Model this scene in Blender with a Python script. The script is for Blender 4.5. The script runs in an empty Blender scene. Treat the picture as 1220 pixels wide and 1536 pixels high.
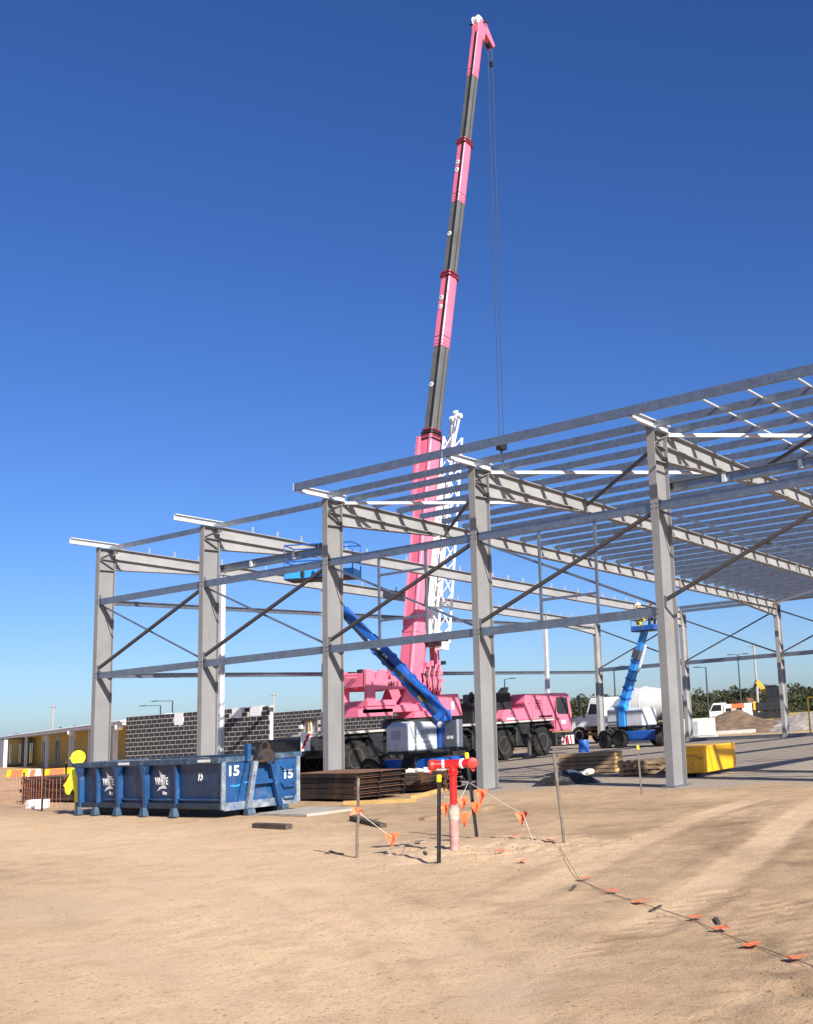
import bpy, bmesh, math, random
import numpy as np
from mathutils import Vector, Matrix
rad = math.radians
DENOISE = True
RND = random.Random(11)
SC = bpy.context.scene
COL = SC.collection

# ------------------------------------------------------------------ camera
cam = bpy.data.cameras.new('camera')
cam.sensor_fit = 'HORIZONTAL'; cam.sensor_width = 36.0
cam.lens = 36.0 * 1658.41 / 1220.0
cam.shift_x = -(1006.27 - 610.0) / 1220.0
cam.shift_y = (769.83 - 768.0) / 1220.0
cam.clip_start = 0.1; cam.clip_end = 6000
camo = bpy.data.objects.new('camera', cam); COL.objects.link(camo)
def cam_axes(yaw, pitch, roll):
    f = Vector((math.sin(yaw)*math.cos(pitch), math.cos(yaw)*math.cos(pitch), math.sin(pitch)))
    r = Vector((math.cos(yaw), -math.sin(yaw), 0)); u = r.cross(f)
    return (math.cos(roll)*r + math.sin(roll)*u, -math.sin(roll)*r + math.cos(roll)*u, f)
_r, _u, _f = cam_axes(-0.5453, 0.1749, -0.0605)
CAMP = Vector((34.3289, -20.5403, 1.65))
camo.matrix_world = Matrix(((_r.x, _u.x, -_f.x, CAMP.x), (_r.y, _u.y, -_f.y, CAMP.y), (_r.z, _u.z, -_f.z, CAMP.z), (0, 0, 0, 1)))
SC.camera = camo

# ------------------------------------------------------------------ sky, sun, exposure
SUN = Vector((1.70, -0.66, 1.09)).normalized()
world = bpy.data.worlds.new('World'); SC.world = world; world.use_nodes = True
wn = world.node_tree
sky = wn.nodes.new('ShaderNodeTexSky'); sky.sky_type = 'NISHITA'; sky.sun_disc = False
sky.sun_elevation = math.asin(SUN.z); sky.sun_rotation = math.atan2(SUN.x, SUN.y)
sky.altitude = 0; sky.air_density = 0.8; sky.dust_density = 0.8; sky.ozone_density = 6.0
hs = wn.nodes.new('ShaderNodeHueSaturation'); hs.inputs['Saturation'].default_value = 1.15; hs.inputs['Hue'].default_value = 0.512
wn.links.new(sky.outputs['Color'], hs.inputs['Color']); wn.links.new(hs.outputs['Color'], wn.nodes['Background'].inputs['Color'])
wn.nodes['Background'].inputs['Strength'].default_value = 0.079
sl = bpy.data.lights.new('sun', 'SUN'); sl.energy = 4.6; sl.angle = rad(0.53); sl.color = (1.0, 0.955, 0.88)
so = bpy.data.objects.new('sun', sl); COL.objects.link(so)
so.rotation_euler = (-SUN).to_track_quat('-Z', 'Y').to_euler(); so.location = (0, 0, 60)
SC.view_settings.view_transform = 'Standard'; SC.view_settings.look = 'None'
SC.view_settings.exposure = 0.80; SC.view_settings.gamma = 1.0
SC.render.engine = 'CYCLES'
SC.cycles.use_denoising = DENOISE
SC.cycles.max_bounces = 6

# ------------------------------------------------------------------ helpers
class MB:
    """collects shapes; build() links them as one mesh object"""
    def __init__(s): s.v = []; s.f = []
    def add(s, vs, fs):
        n = len(s.v); s.v += [tuple(v) for v in vs]; s.f += [tuple(i + n for i in f) for f in fs]; return s
    def box(s, x0, y0, z0, x1, y1, z1):
        return s.add([(x, y, z) for z in (z0, z1) for y in (y0, y1) for x in (x0, x1)],
                     [(0, 2, 3, 1), (4, 5, 7, 6), (0, 1, 5, 4), (2, 6, 7, 3), (0, 4, 6, 2), (1, 3, 7, 5)])
    def bar(s, p0, p1, w, h, up=(0, 0, 1), w1=None, h1=None):
        p0 = Vector(p0); p1 = Vector(p1); d = (p1 - p0).normalized(); up = Vector(up)
        if abs(d.dot(up)) > .98: up = Vector((0, 1, 0)) if abs(d.y) < .9 else Vector((1, 0, 0))
        sd = d.cross(up).normalized(); u = sd.cross(d)
        w1 = w if w1 is None else w1; h1 = h if h1 is None else h1
        vs = []
        for p, a, b in ((p0, w, h), (p1, w1, h1)):
            vs += [p - sd*a/2 - u*b/2, p + sd*a/2 - u*b/2, p + sd*a/2 + u*b/2, p - sd*a/2 + u*b/2]
        return s.add(vs, [(0, 3, 2, 1), (4, 5, 6, 7), (0, 1, 5, 4), (1, 2, 6, 5), (2, 3, 7, 6), (3, 0, 4, 7)])
    def tube(s, p0, p1, r0, r1=None, n=10, caps=True):
        r1 = r0 if r1 is None else r1
        p0 = Vector(p0); p1 = Vector(p1); d = (p1 - p0).normalized()
        a = d.orthogonal().normalized(); b = d.cross(a)
        vs = []
        for p, r in ((p0, r0), (p1, r1)):
            vs += [p + (a*math.cos(2*math.pi*i/n) + b*math.sin(2*math.pi*i/n))*r for i in range(n)]
        fs = [(i, (i+1) % n, n + (i+1) % n, n + i) for i in range(n)]
        if caps: fs += [tuple(range(n-1, -1, -1)), tuple(range(n, 2*n))]
        return s.add(vs, fs)
    def path(s, pts, r, n=6):
        for a, b in zip(pts[:-1], pts[1:]): s.tube(a, b, r, n=n)
        return s
    def lathe(s, c, axis, prof, n=20):
        """prof: (radius, offset along axis)"""
        c = Vector(c); d = Vector(axis).normalized(); a = d.orthogonal().normalized(); b = d.cross(a)
        vs = []; fs = []
        for r, o in prof:
            vs += [c + d*o + (a*math.cos(2*math.pi*i/n) + b*math.sin(2*math.pi*i/n))*r for i in range(n)]
        m = len(prof)
        for k in range(m-1):
            for i in range(n): fs.append((k*n+i, k*n+(i+1) % n, (k+1)*n+(i+1) % n, (k+1)*n+i))
        fs += [tuple(range(n-1, -1, -1)), tuple(range((m-1)*n, m*n))]
        return s.add(vs, fs)
    def prism(s, poly, a0, a1, axis='x'):
        """poly in the two other axes: x->(y,z) y->(x,z) z->(x,y)"""
        def P(q, a):
            return {'x': (a, q[0], q[1]), 'y': (q[0], a, q[1]), 'z': (q[0], q[1], a)}[axis]
        n = len(poly)
        return s.add([P(q, a0) for q in poly] + [P(q, a1) for q in poly],
                     [tuple(range(n)), tuple(range(2*n-1, n-1, -1))] + [(i, i+n, (i+1) % n + n, (i+1) % n) for i in range(n)])
    def ibeam(s, p0, p1, d, w, tf=.018, tw=.012, up=(0, 0, 1), d1=None):
        p0 = Vector(p0); p1 = Vector(p1); ax = (p1-p0).normalized(); up = Vector(up)
        sd = ax.cross(up).normalized(); u = sd.cross(ax); d1 = d if d1 is None else d1
        s.bar(p0 + u*(d-tf)/2, p1 + u*(d1-tf)/2, w, tf, u)
        s.bar(p0 - u*(d-tf)/2, p1 - u*(d1-tf)/2, w, tf, u)
        s.bar(p0, p1, tw, d-2*tf, u, tw, d1-2*tf); return s
    def cee(s, p0, p1, h, w, t, side, lip=.02):
        """C section: web vertical, flanges towards `side`"""
        p0 = Vector(p0); p1 = Vector(p1); ax = (p1-p0).normalized(); sd = Vector(side).normalized(); u = ax.cross(sd).normalized()
        if u.z < 0: u = -u
        s.bar(p0, p1, t, h, u)
        for k in (-1, 1):
            o = u*k*(h-t)/2 + sd*(w/2 + t/2)
            s.bar(p0+o, p1+o, w, t, u)
            o = u*k*(h/2 - t - lip/2) + sd*(w)
            s.bar(p0+o, p1+o, t, lip, u)
        return s
    def build(s, name, mat, parent=None, bevel=0, smooth=False, loc=None, segs=1):
        me = bpy.data.meshes.new(name); me.from_pydata(s.v, [], s.f)
        bm = bmesh.new(); bm.from_mesh(me); bmesh.ops.recalc_face_normals(bm, faces=bm.faces); bm.to_mesh(me); bm.free()
        if smooth:
            me.polygons.foreach_set('use_smooth', [True]*len(me.polygons)); me.set_sharp_from_angle(angle=rad(35))
        return link(name, me, mat, parent, bevel, loc, segs)

def link(name, me, mat, parent=None, bevel=0, loc=None, segs=1):
    if mat is not None and not me.materials: me.materials.append(mat)
    o = bpy.data.objects.new(name, me); COL.objects.link(o)
    if parent is not None: o.parent = parent
    if loc is not None: o.location = loc
    if bevel:
        m = o.modifiers.new('bevel', 'BEVEL'); m.width = bevel; m.segments = segs; m.limit_method = 'ANGLE'; m.angle_limit = rad(40)
        m.harden_normals = False
    return o
def tag(o, label, cat, group=None, kind=None):
    if label: o['label'] = label
    if cat: o['category'] = cat
    if group: o['group'] = group
    if kind: o['kind'] = kind
    return o
def thing(name, label, cat, loc=(0, 0, 0), rz=0.0, group=None):
    o = bpy.data.objects.new(name, None); COL.objects.link(o); o.empty_display_size = .3
    o.location = loc; o.rotation_euler = (0, 0, rz); return tag(o, label, cat, group)
def dup(root, loc, rz=0.0, label=None, group=None):
    def cp(o, par):
        c = o.copy(); COL.objects.link(c); c.parent = par
        for k in list(o.children): cp(k, c)
        return c
    r = cp(root, None); r.location = loc; r.rotation_euler = (0, 0, rz)
    if label: r['label'] = label
    if group: r['group'] = group
    return r
def text_mesh(txt, size, mat, name, parent, M, extrude=.004, sx=1.0, bold=0.0):
    """lettering as thin raised mesh; M places it (local x right, y up, z out)"""
    cu = bpy.data.curves.new(name, 'FONT'); cu.body = txt; cu.size = size; cu.extrude = extrude
    cu.align_x = 'CENTER'; cu.align_y = 'CENTER'; cu.offset = bold; cu.resolution_u = 3
    tmp = bpy.data.objects.new(name, cu); COL.objects.link(tmp)
    dg = bpy.context.evaluated_depsgraph_get(); dg.update()
    me = bpy.data.meshes.new_from_object(tmp.evaluated_get(dg))
    bpy.data.objects.remove(tmp); bpy.data.curves.remove(cu)
    me.transform(Matrix(M) @ Matrix.Diagonal((sx, 1, 1, 1)))
    me.materials.clear()
    return link(name, me, mat, parent)
def frame_m(o, x, y):
    x = Vector(x).normalized(); y = Vector(y).normalized(); z = x.cross(y); o = Vector(o)
    return ((x.x, y.x, z.x, o.x), (x.y, y.y, z.y, o.y), (x.z, y.z, z.z, o.z), (0, 0, 0, 1))
def ray(px, py):
    return _r*((px-1006.27)/1658.41) - _u*((py-769.83)/1658.41) + _f
def at_ground(px, py, z=0.0):
    d = ray(px, py); return CAMP + d*((z-CAMP.z)/d.z)
def at_depth(px, py, D): return CAMP + ray(px, py)*D
def at_y(px, py, Y): d = ray(px, py); return CAMP + d*((Y-CAMP.y)/d.y)

# ------------------------------------------------------------------ materials
def nodes_of(name):
    m = bpy.data.materials.new(name); m.use_nodes = True; nt = m.node_tree
    return m, nt, nt.nodes['Principled BSDF']
def N(nt, typ, **kw):
    n = nt.nodes.new(typ)
    for k, v in kw.items():
        if k in n.inputs.keys(): n.inputs[k].default_value = v
        else: setattr(n, k, v)
    return n
def noise(nt, co, scale, detail=5, rough=.55, dist=0.0):
    n = nt.nodes.new('ShaderNodeTexNoise'); n.inputs['Scale'].default_value = scale; n.inputs['Detail'].default_value = detail
    n.inputs['Roughness'].default_value = rough; n.inputs['Distortion'].default_value = dist
    nt.links.new(co, n.inputs['Vector']); return n.outputs['Fac']
def ramp(nt, fac, stops):
    n = nt.nodes.new('ShaderNodeValToRGB'); el = n.color_ramp.elements
    while len(el) < len(stops): el.new(.5)
    for e, (p, c) in zip(el, stops):
        e.position = p; e.color = (c, c, c, 1) if not hasattr(c, '__len__') else (*c, 1)
    nt.links.new(fac, n.inputs['Fac']); return n.outputs['Color']
def mixc(nt, fac, a, b, mode='MIX'):
    n = nt.nodes.new('ShaderNodeMix'); n.data_type = 'RGBA'; n.blend_type = mode
    for key, val in (('Factor', fac), ('A', a), ('B', b)):
        sock = [i for i in n.inputs if i.name == key and (i.type == 'RGBA' or key == 'Factor' and i.type == 'VALUE')][0]
        if hasattr(val, 'is_linked'): nt.links.new(val, sock)
        else: sock.default_value = (*val, 1) if hasattr(val, '__len__') else val
    return [o for o in n.outputs if o.type == 'RGBA'][0]
def bump(nt, bs, h, strength, dist=.02):
    n = nt.nodes.new('ShaderNodeBump'); n.inputs['Strength'].default_value = strength; n.inputs['Distance'].default_value = dist
    nt.links.new(h, n.inputs['Height']); nt.links.new(n.outputs['Normal'], bs.inputs['Normal'])
def mat(name, col, rough=.6, metal=0.0, var=.15, scale=2.0, bmp=.15, bscale=30, dirt=None, damt=.5, dscale=1.5, spec=.5, rvar=.12, coat=0.0, rand=0.0, streak=None, samt=.5, sscale=(7, 7, .5)):
    m, nt, bs = nodes_of(name)
    tc = nt.nodes.new('ShaderNodeTexCoord').outputs['Object']
    f = noise(nt, tc, scale, 7)
    lo = tuple(max(0, c*(1-var)) for c in col); hi = tuple(min(1, c*(1+var)) for c in col)
    c = mixc(nt, ramp(nt, f, ((.3, 0.0), (.7, 1.0))), lo, hi)
    if rand:
        oi = nt.nodes.new('ShaderNodeObjectInfo').outputs['Random']
        c = mixc(nt, 1.0, c, ramp(nt, oi, ((0, 1-rand), (1, 1.0))), 'MULTIPLY')
    if dirt:
        d = noise(nt, tc, dscale, 8, .65, .6)
        c = mixc(nt, ramp(nt, d, ((.62-.3*damt, 0.0), (.80-.2*damt, min(1, .55+.4*damt)))), c, dirt)
    if streak:
        mp = nt.nodes.new('ShaderNodeMapping'); mp.inputs['Scale'].default_value = sscale; nt.links.new(tc, mp.inputs['Vector'])
        d = noise(nt, mp.outputs['Vector'], 1.0, 8, .7, .3)
        c = mixc(nt, ramp(nt, d, ((.68-.22*samt, 0.0), (.86-.2*samt, min(1, .35+.55*samt)))), c, streak)
    nt.links.new(c, bs.inputs['Base Color'])
    bs.inputs['Metallic'].default_value = metal
    f2 = noise(nt, tc, scale*4, 4)
    nt.links.new(ramp(nt, f2, ((.3, max(.03, rough-rvar)), (.7, min(1, rough+rvar)))), bs.inputs['Roughness'])
    bs.inputs['Specular IOR Level'].default_value = spec
    if coat: bs.inputs['Coat Weight'].default_value = coat; bs.inputs['Coat Roughness'].default_value = .15
    if bmp: bump(nt, bs, noise(nt, tc, bscale, 5), bmp)
    return m
M = {}
M['col'] = mat('primed_steel', (.222, .216, .214), .62, .0, .10, .9, .06, 25, (.215, .205, .20), .25, .6, streak=(.15, .142, .138), samt=.55, sscale=(9, 9, .6))
M['galv'] = mat('galvanised_steel', (.26, .29, .325), .34, .75, .16, 6, .05, 30, (.20, .21, .225), .35, 2.5)
M['galvl'] = mat('bright_galvanised', (.62, .63, .64), .42, .25, .08, 5, .04, 30)
M['raft'] = mat('grey_primed_rafter', (.30, .292, .286), .6, .0, .12, 1.2, .06, 25, (.22, .20, .18), .3, .8)
M['brace'] = mat('dark_steel_and_shade', (.075, .065, .065), .6, .2, .2, 4, .1, 40)
M['pink'] = mat('pink_paint', (.75, .165, .25), .42, .0, .07, .8, .03, 20, (.50, .11, .17), .25, 1.6, coat=.25, streak=(.34, .10, .12), samt=.35, sscale=(5, 5, .7))
M['boomgrey'] = mat('grey_boom_steel', (.105, .108, .106), .75, .0, .2, .8, .05, 20, (.16, .15, .14), .25, 1.2, spec=.25)
M['white'] = mat('white_paint', (.78, .78, .76), .45, .0, .06, 1.5, .03, 25, (.55, .52, .46), .2, 1.4)
M['blackm'] = mat('black_machinery', (.022, .022, .024), .55, .2, .3, 3, .15, 30, (.07, .06, .05), .3, 2)
M['rubber'] = mat('tyre_rubber', (.022, .021, .020), .85, .0, .25, 4, .3, 60, (.10, .085, .065), .3, 3, spec=.2)
M['rim'] = mat('wheel_rim_steel', (.075, .07, .066), .5, .3, .2, 5, .1, 30, (.10, .08, .06), .5, 4)
M['chrome'] = mat('polished_alloy', (.75, .75, .76), .25, .9, .1, 5, .05, 30)
M['liftblue'] = mat('blue_lift_paint', (.012, .10, .42), .38, .0, .12, 1.5, .03, 20, (.10, .12, .2), .3, 3, coat=.2, streak=(.10, .10, .11), samt=.4)
M['skyblue'] = mat('bright_blue_lift_paint', (.03, .27, .72), .38, .0, .12, 1.5, .03, 20, coat=.2)
M['liftgrey'] = mat('silver_cowl', (.50, .52, .56), .5, .0, .08, 2, .04, 25, (.33, .30, .27), .35, 2.5, streak=(.25, .22, .19), samt=.4)
M['darkcowl'] = mat('charcoal_cowl', (.07, .085, .105), .5, .0, .15, 2, .05, 25)
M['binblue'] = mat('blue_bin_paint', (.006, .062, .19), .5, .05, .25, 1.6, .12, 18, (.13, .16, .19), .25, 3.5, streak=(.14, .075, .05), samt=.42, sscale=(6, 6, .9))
M['bindent'] = mat('scuffed_bin_steel', (.26, .28, .30), .6, .1, .4, 5, .3, 12, (.03, .09, .20), .65, 4)
M['bindrk'] = mat('dark_bin_frame', (.02, .03, .05), .6, .1, .3, 3, .15, 20)
M['lettw'] = mat('white_lettering', (.8, .8, .78), .6, .0, .05, 8, 0)
M['lettk'] = mat('black_lettering', (.02, .02, .025), .6, .0, .05, 8, 0)
M['lettg'] = mat('grey_lettering', (.30, .33, .40), .6, .0, .05, 8, 0)
M['ybin'] = mat('yellow_bin_paint', (.85, .42, .012), .45, .0, .08, 1.5, .06, 15, (.55, .25, .02), .2, 2)
M['yellow'] = mat('safety_yellow', (.86, .78, .02), .55, .0, .05, 2, .03, 20)
M['ycap'] = mat('yellow_plastic_cap', (.86, .60, .02), .5, .0, .05, 8, 0)
M['red'] = mat('red_hydrant_paint', (.62, .012, .012), .35, .0, .12, 6, .05, 60, coat=.3)
M['redcap'] = mat('scarlet_plastic_cap', (.85, .035, .025), .45, .0, .08, 8, .04, 40)
M['tape'] = mat('petrolatum_tape', (.46, .23, .21), .7, .0, .25, 14, .6, 22, (.50, .38, .31), .4, 6)
M['tapew'] = mat('loose_tape_wrap', (.44, .36, .29), .8, .0, .25, 14, .7, 22)
M['rust'] = mat('rusty_steel', (.20, .095, .05), .8, .2, .35, 5, .3, 40, (.32, .17, .09), .5, 3)
M['darkst'] = mat('dark_mill_steel', (.055, .045, .040), .55, .4, .4, 4, .2, 30, (.22, .10, .05), .4, 2.5, rand=.3)
M['wood'] = mat('weathered_timber', (.30, .20, .11), .8, .0, .3, 5, .4, 35, (.14, .10, .07), .4, 6, rand=.45)
M['woodn'] = mat('fresh_pine', (.62, .38, .13), .75, .0, .2, 5, .3, 35, rand=.35)
M['woodd'] = mat('dark_old_timber', (.10, .075, .055), .85, .0, .3, 6, .5, 35, rand=.3)
M['picket'] = mat('black_steel_picket', (.03, .027, .026), .6, .4, .3, 12, .3, 60)
M['stakew'] = mat('weathered_stake', (.16, .13, .10), .85, .0, .4, 9, .5, 40)
M['orange'] = mat('fluoro_orange', (.92, .17, .06), .6, .0, .12, 12, .3, 30, (.75, .30, .16), .35, 9, rand=.25)
M['net'] = mat('orange_net', (.90, .28, .12), .6, .0, .1, 5, 0)
M['string'] = mat('pale_string', (.70, .62, .50), .8, .0, .1, 20, 0)
M['block'] = mat('charcoal_block', (.058, .050, .050), .85, .0, .3, 9, .5, 60, rand=.45)
M['mortar'] = mat('pale_mortar', (.62, .58, .54), .9, .0, .2, 6, .3, 80, (.34, .31, .29), .35, 1.2)
M['conc'] = mat('concrete', (.46, .43, .39), .85, .0, .15, 2, .3, 30, (.30, .27, .23), .4, 2)
M['roofw'] = mat('white_roof_sheet', (.80, .80, .80), .5, .0, .04, 1, 0)
M['ochre'] = mat('ochre_wall', (.50, .33, .04), .7, .0, .06, 1, .05, 10)
M['greyw'] = mat('grey_wall', (.34, .35, .38), .7, .0, .06, 1, .05, 10)
M['palew'] = mat('pale_wall', (.62, .63, .66), .7, .0, .05, 1, .05, 10)
M['glass'] = mat('dark_glass', (.02, .025, .03), .08, .0, .1, 2, 0, spec=.8)
M['blue'] = mat('blue_plastic', (.02, .12, .50), .45, .0, .1, 3, 0)
M['plasticb'] = mat('black_plastic_sheet', (.02, .019, .018), .4, .0, .3, 6, .5, 20)
M['bag'] = mat('white_sack', (.74, .70, .62), .75, .0, .1, 6, .5, 20)
M['dirt'] = mat('spoil_dirt', (.16, .105, .066), .95, .0, .3, 2, .7, 14)
M['rubble'] = mat('grey_rubble', (.30, .265, .23), .95, .0, .3, 3, .7, 14)
M['excy'] = mat('excavator_yellow', (.75, .42, .03), .5, .0, .1, 2, .05, 20)
M['pole'] = mat('dark_pole_paint', (.05, .055, .06), .5, .2, .1, 3, 0)
M['polew'] = mat('grey_power_pole', (.35, .33, .30), .8, .0, .2, 3, 0)
M['rope'] = mat('wire_rope', (.03, .03, .035), .6, .3, .1, 20, 0)
M['hook'] = mat('black_hook_block', (.02, .02, .02), .5, .2, .1, 4, 0)
M['red2'] = mat('red_reflector', (.60, .02, .02), .5, .0, .1, 4, 0)
M['hivis'] = mat('hi_vis_vest', (.80, .62, .03), .7, .0, .1, 9, .2, 30)
M['navy'] = mat('navy_workwear', (.02, .025, .05), .8, .0, .2, 9, .2, 30)
M['skin'] = mat('skin', (.45, .25, .17), .6, .0, .08, 9, 0)
M['lime'] = mat('lime_yellow_paint', (.70, .75, .10), .5, .0, .1, 3, 0)
M['maroon'] = mat('maroon_collar', (.20, .02, .035), .5, .0, .15, 4, 0)
M['binshade'] = mat('navy_bin_shade', (.004, .030, .095), .5, .05, .3, 1.6, .12, 18, (.05, .07, .10), .2, 2.6)  # navy darkened, the near side's shade is put into the colour
M['binrim'] = mat('scuffed_dark_rim', (.035, .07, .12), .6, .1, .5, 6, .3, 12, (.26, .26, .26), .35, 5)
M['drumw'] = mat('dusty_white_drum', (.60, .60, .58), .5, .0, .1, 1.5, .03, 25, (.42, .38, .32), .3, 1.4)
M['slab'] = mat('dusty_slab', (.36, .33, .29), .9, .0, .25, 3, .4, 30, (.45, .34, .23), .5, 2)
M['drust'] = mat('dark_rust', (.045, .027, .021), .8, .2, .5, 8, .4, 30, (.03, .03, .035), .5, 7)
M['cordd'] = mat('muddy_cord', (.24, .18, .13), .9, .0, .2, 20, 0)

# ================================================================== ground
def vnoise(x, y, seed):
    rs = np.random.RandomState(seed); T = rs.rand(256, 256)
    xi = np.floor(x).astype(int); yi = np.floor(y).astype(int); fx = x-xi; fy = y-yi
    fx = fx*fx*(3-2*fx); fy = fy*fy*(3-2*fy)
    g = lambda a, b: T[a % 256, b % 256]
    return (g(xi, yi)*(1-fx)+g(xi+1, yi)*fx)*(1-fy)+(g(xi, yi+1)*(1-fx)+g(xi+1, yi+1)*fx)*fy
def fbm(x, y, f, seed, oct=4):
    t = 0; a = 1; s = 0
    for k in range(oct): t = t+a*vnoise(x*f+17.3*k, y*f+9.1*k, seed+k); s += a; a *= .5; f *= 2.03
    return t/s-.5
def seg_dist(x, y, pts):
    """distance to a polyline and the arc length along it"""
    best = np.full(x.shape, 1e9); arc = np.zeros(x.shape); L = 0
    for (ax, ay), (bx, by) in zip(pts[:-1], pts[1:]):
        dx, dy = bx-ax, by-ay; l = math.hypot(dx, dy)
        t = np.clip(((x-ax)*dx+(y-ay)*dy)/(l*l), 0, 1)
        d = np.hypot(x-ax-t*dx, y-ay-t*dy)
        m = d < best; best = np.where(m, d, best); arc = np.where(m, L+t*l, arc); L += l
    return best, arc
TRACKS_LUG = [[(30.6, -16.3), (30.02, -15.28), (29.76, -14.55), (29.48, -13.61), (29.25, -12.4), (29.2, -11.6)],
              [(31.2, -15.2), (30.78, -14.33), (30.29, -13.1), (29.95, -11.8)],
              [(31.45, -15.1), (31.02, -14.2), (30.55, -13.0), (30.2, -11.8)]]
GP = lambda *q: [tuple(at_ground(px, py).xy) for px, py in q]
TRACKS_SMOOTH = [GP((780, 1345), (866, 1306), (955, 1266), (1043, 1229), (1120, 1203)), GP((960, 1390), (1056, 1335), (1140, 1272), (1220, 1210), (1270, 1180))]
SW = [.9, .9]
SWEEP = [GP((-200, 1290), (120, 1305), (330, 1345), (480, 1420), (560, 1540)), GP((-200, 1262), (200, 1268), (430, 1300), (610, 1370), (740, 1480), (790, 1560)), GP((-100, 1420), (160, 1420), (330, 1470), (400, 1540))]
PATCHES = [GP((985, 1262), (1010, 1244), (1060, 1234), (1160, 1226), (1150, 1262), (1120, 1284), (1040, 1282)), GP((1150, 1292), (1190, 1252), (1240, 1215), (1300, 1215), (1290, 1300), (1200, 1300)),
           GP((845, 1256), (890, 1236), (990, 1228), (1010, 1234), (940, 1262), (880, 1272)), GP((560, 1262), (700, 1244), (830, 1226), (820, 1240), (690, 1256), (600, 1276))]
ROAD = [(29.5, -18.5), (28.0, -16.2), (25.8, -13.8), (22.5, -11.5), (18, -9.6), (12, -8.0), (2, -6.8)]
def lines(lo, hi, step, far0, far1):
    a = list(np.arange(lo, hi+1e-6, step)); s = step; x = a[0]; left = []
    while x > far0: s *= 1.2; x -= s; left.append(x)
    s = step; x = a[-1]; right = []
    while x < far1: s *= 1.2; x += s; right.append(x)
    return np.array(left[::-1]+a+right)
xs = lines(19.5, 32.6, .055, -1500, 1500); ys = lines(-17.0, -4.5, .055, -400, 2200)
GX, GY = np.meshgrid(xs, ys)
near = np.clip(1-np.maximum(0, np.hypot(GX-22, GY+8)-30)/40, 0, 1)
yard = np.clip((GY+1.0)/1.2, 0, 1)                       # rolled pad inside the frame
rough = np.clip(.35+2.5*fbm(GX, GY, .35, 203, 3), .15, 1)
H = fbm(GX, GY, .22, 3, 3)*.08*(1-.7*yard)+fbm(GX, GY, 1.3, 9, 4)*.013*(1-.4*yard)+fbm(GX, GY, 7.0, 21, 3)*.016*rough
mound = np.exp(-(((GX-24.7)/1.5)**2+((GY+9.35)/1.25)**2))
H = H+mound*(.07+.16*(fbm(GX, GY, 2.2, 40, 4))+.06*fbm(GX, GY, 9, 44, 3))
dr_, _a = seg_dist(GX, GY, ROAD)
road = np.clip(1.25-np.abs(dr_+fbm(GX, GY, .45, 120, 4)*2.2)/3.0, 0, 1)
brown = .68*(1-road)*np.clip(.85+1.1*fbm(GX, GY, .5, 130, 5), .4, 1.2)
damp = brown.copy(); pale = .25*road*np.clip(.3+2*fbm(GX, GY, .8, 140, 4), 0, 1)
# browner, damper soil between the wheel tracks
def poly_mask(pts, soft, rag, seed):
    ins = np.zeros(GX.shape, bool); n = len(pts)
    for k in range(n):
        (x1, y1), (x2, y2) = pts[k], pts[(k+1) % n]
        if y1 == y2: continue
        ins ^= ((y1 > GY) != (y2 > GY)) & (GX < (x2-x1)*(GY-y1)/(y2-y1)+x1)
    d, _ = seg_dist(GX, GY, pts+[pts[0]]); d = np.where(ins, d, -d)+fbm(GX, GY, 1.6, seed, 5)*rag
    return np.clip(d/soft+.5, 0, 1)
for k, pp in enumerate(PATCHES):
    pm = poly_mask(pp, .35, 1.1, 300+k)
    damp = np.maximum(damp, pm*np.clip(.85+1.4*fbm(GX, GY, 1.2, 33+k, 5), .3, 1)*(.98, .95, .8, .6)[k])
wob = fbm(GX, GY, .9, 101, 3)*.5
for pts, sw in zip(TRACKS_SMOOTH, SW):
    d, a = seg_dist(GX, GY, pts); d = np.abs(d+wob*.25+.10*fbm(GX, GY, 5, 115, 3)); w = np.clip((.30-d)/.10, 0, 1)*np.clip(.85+1.4*fbm(GX, GY, .9, 111, 4), 0, 1)
    H = H-.016*w*sw+.010*sw*np.clip(1-np.abs(d-.45)/.12, 0, 1); damp = damp*(1-w*sw); pale = np.maximum(pale, w*sw*.35)
for pts in SWEEP:
    d, a = seg_dist(GX, GY, pts); d = np.abs(d+wob*.2); w = np.clip((.26-d)/.12, 0, 1)*np.clip(.6+2.2*fbm(GX, GY, .7, 151, 4), 0, 1); ed = np.clip(1-np.abs(d-.30)/.09, 0, 1)*np.clip(.3+2.4*fbm(GX, GY, 1.4, 155, 4), 0, 1)
    H = H-.010*w+.008*ed; damp = np.clip(damp*(1-.7*w)+.26*ed, 0, 1); pale = np.clip(pale+.35*w, 0, 1)
for pts in TRACKS_LUG:
    d, a = seg_dist(GX, GY, pts); d2, _ = seg_dist(GX, GY, [(p[0]+.02, p[1]) for p in pts]); sg = np.sign(d2-d)
    br = np.clip(fbm(GX, GY, .9, 77, 3)*4+.8, 0, 1); w = np.clip((.25-d)/.05, 0, 1)*br
    lug = np.clip(np.sin((a+sg*d*.9)*2*math.pi/.24+(sg > 0)*math.pi)*3, -1, 1)*(d > .03)
    H = H-.007*w+.006*w*lug+.008*br*np.clip(1-np.abs(d-.30)/.07, 0, 1)*(.6+.8*fbm(GX, GY, 5, 81, 2))
    damp = np.clip(damp+w*.22*(1-lug), 0, 1)
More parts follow.
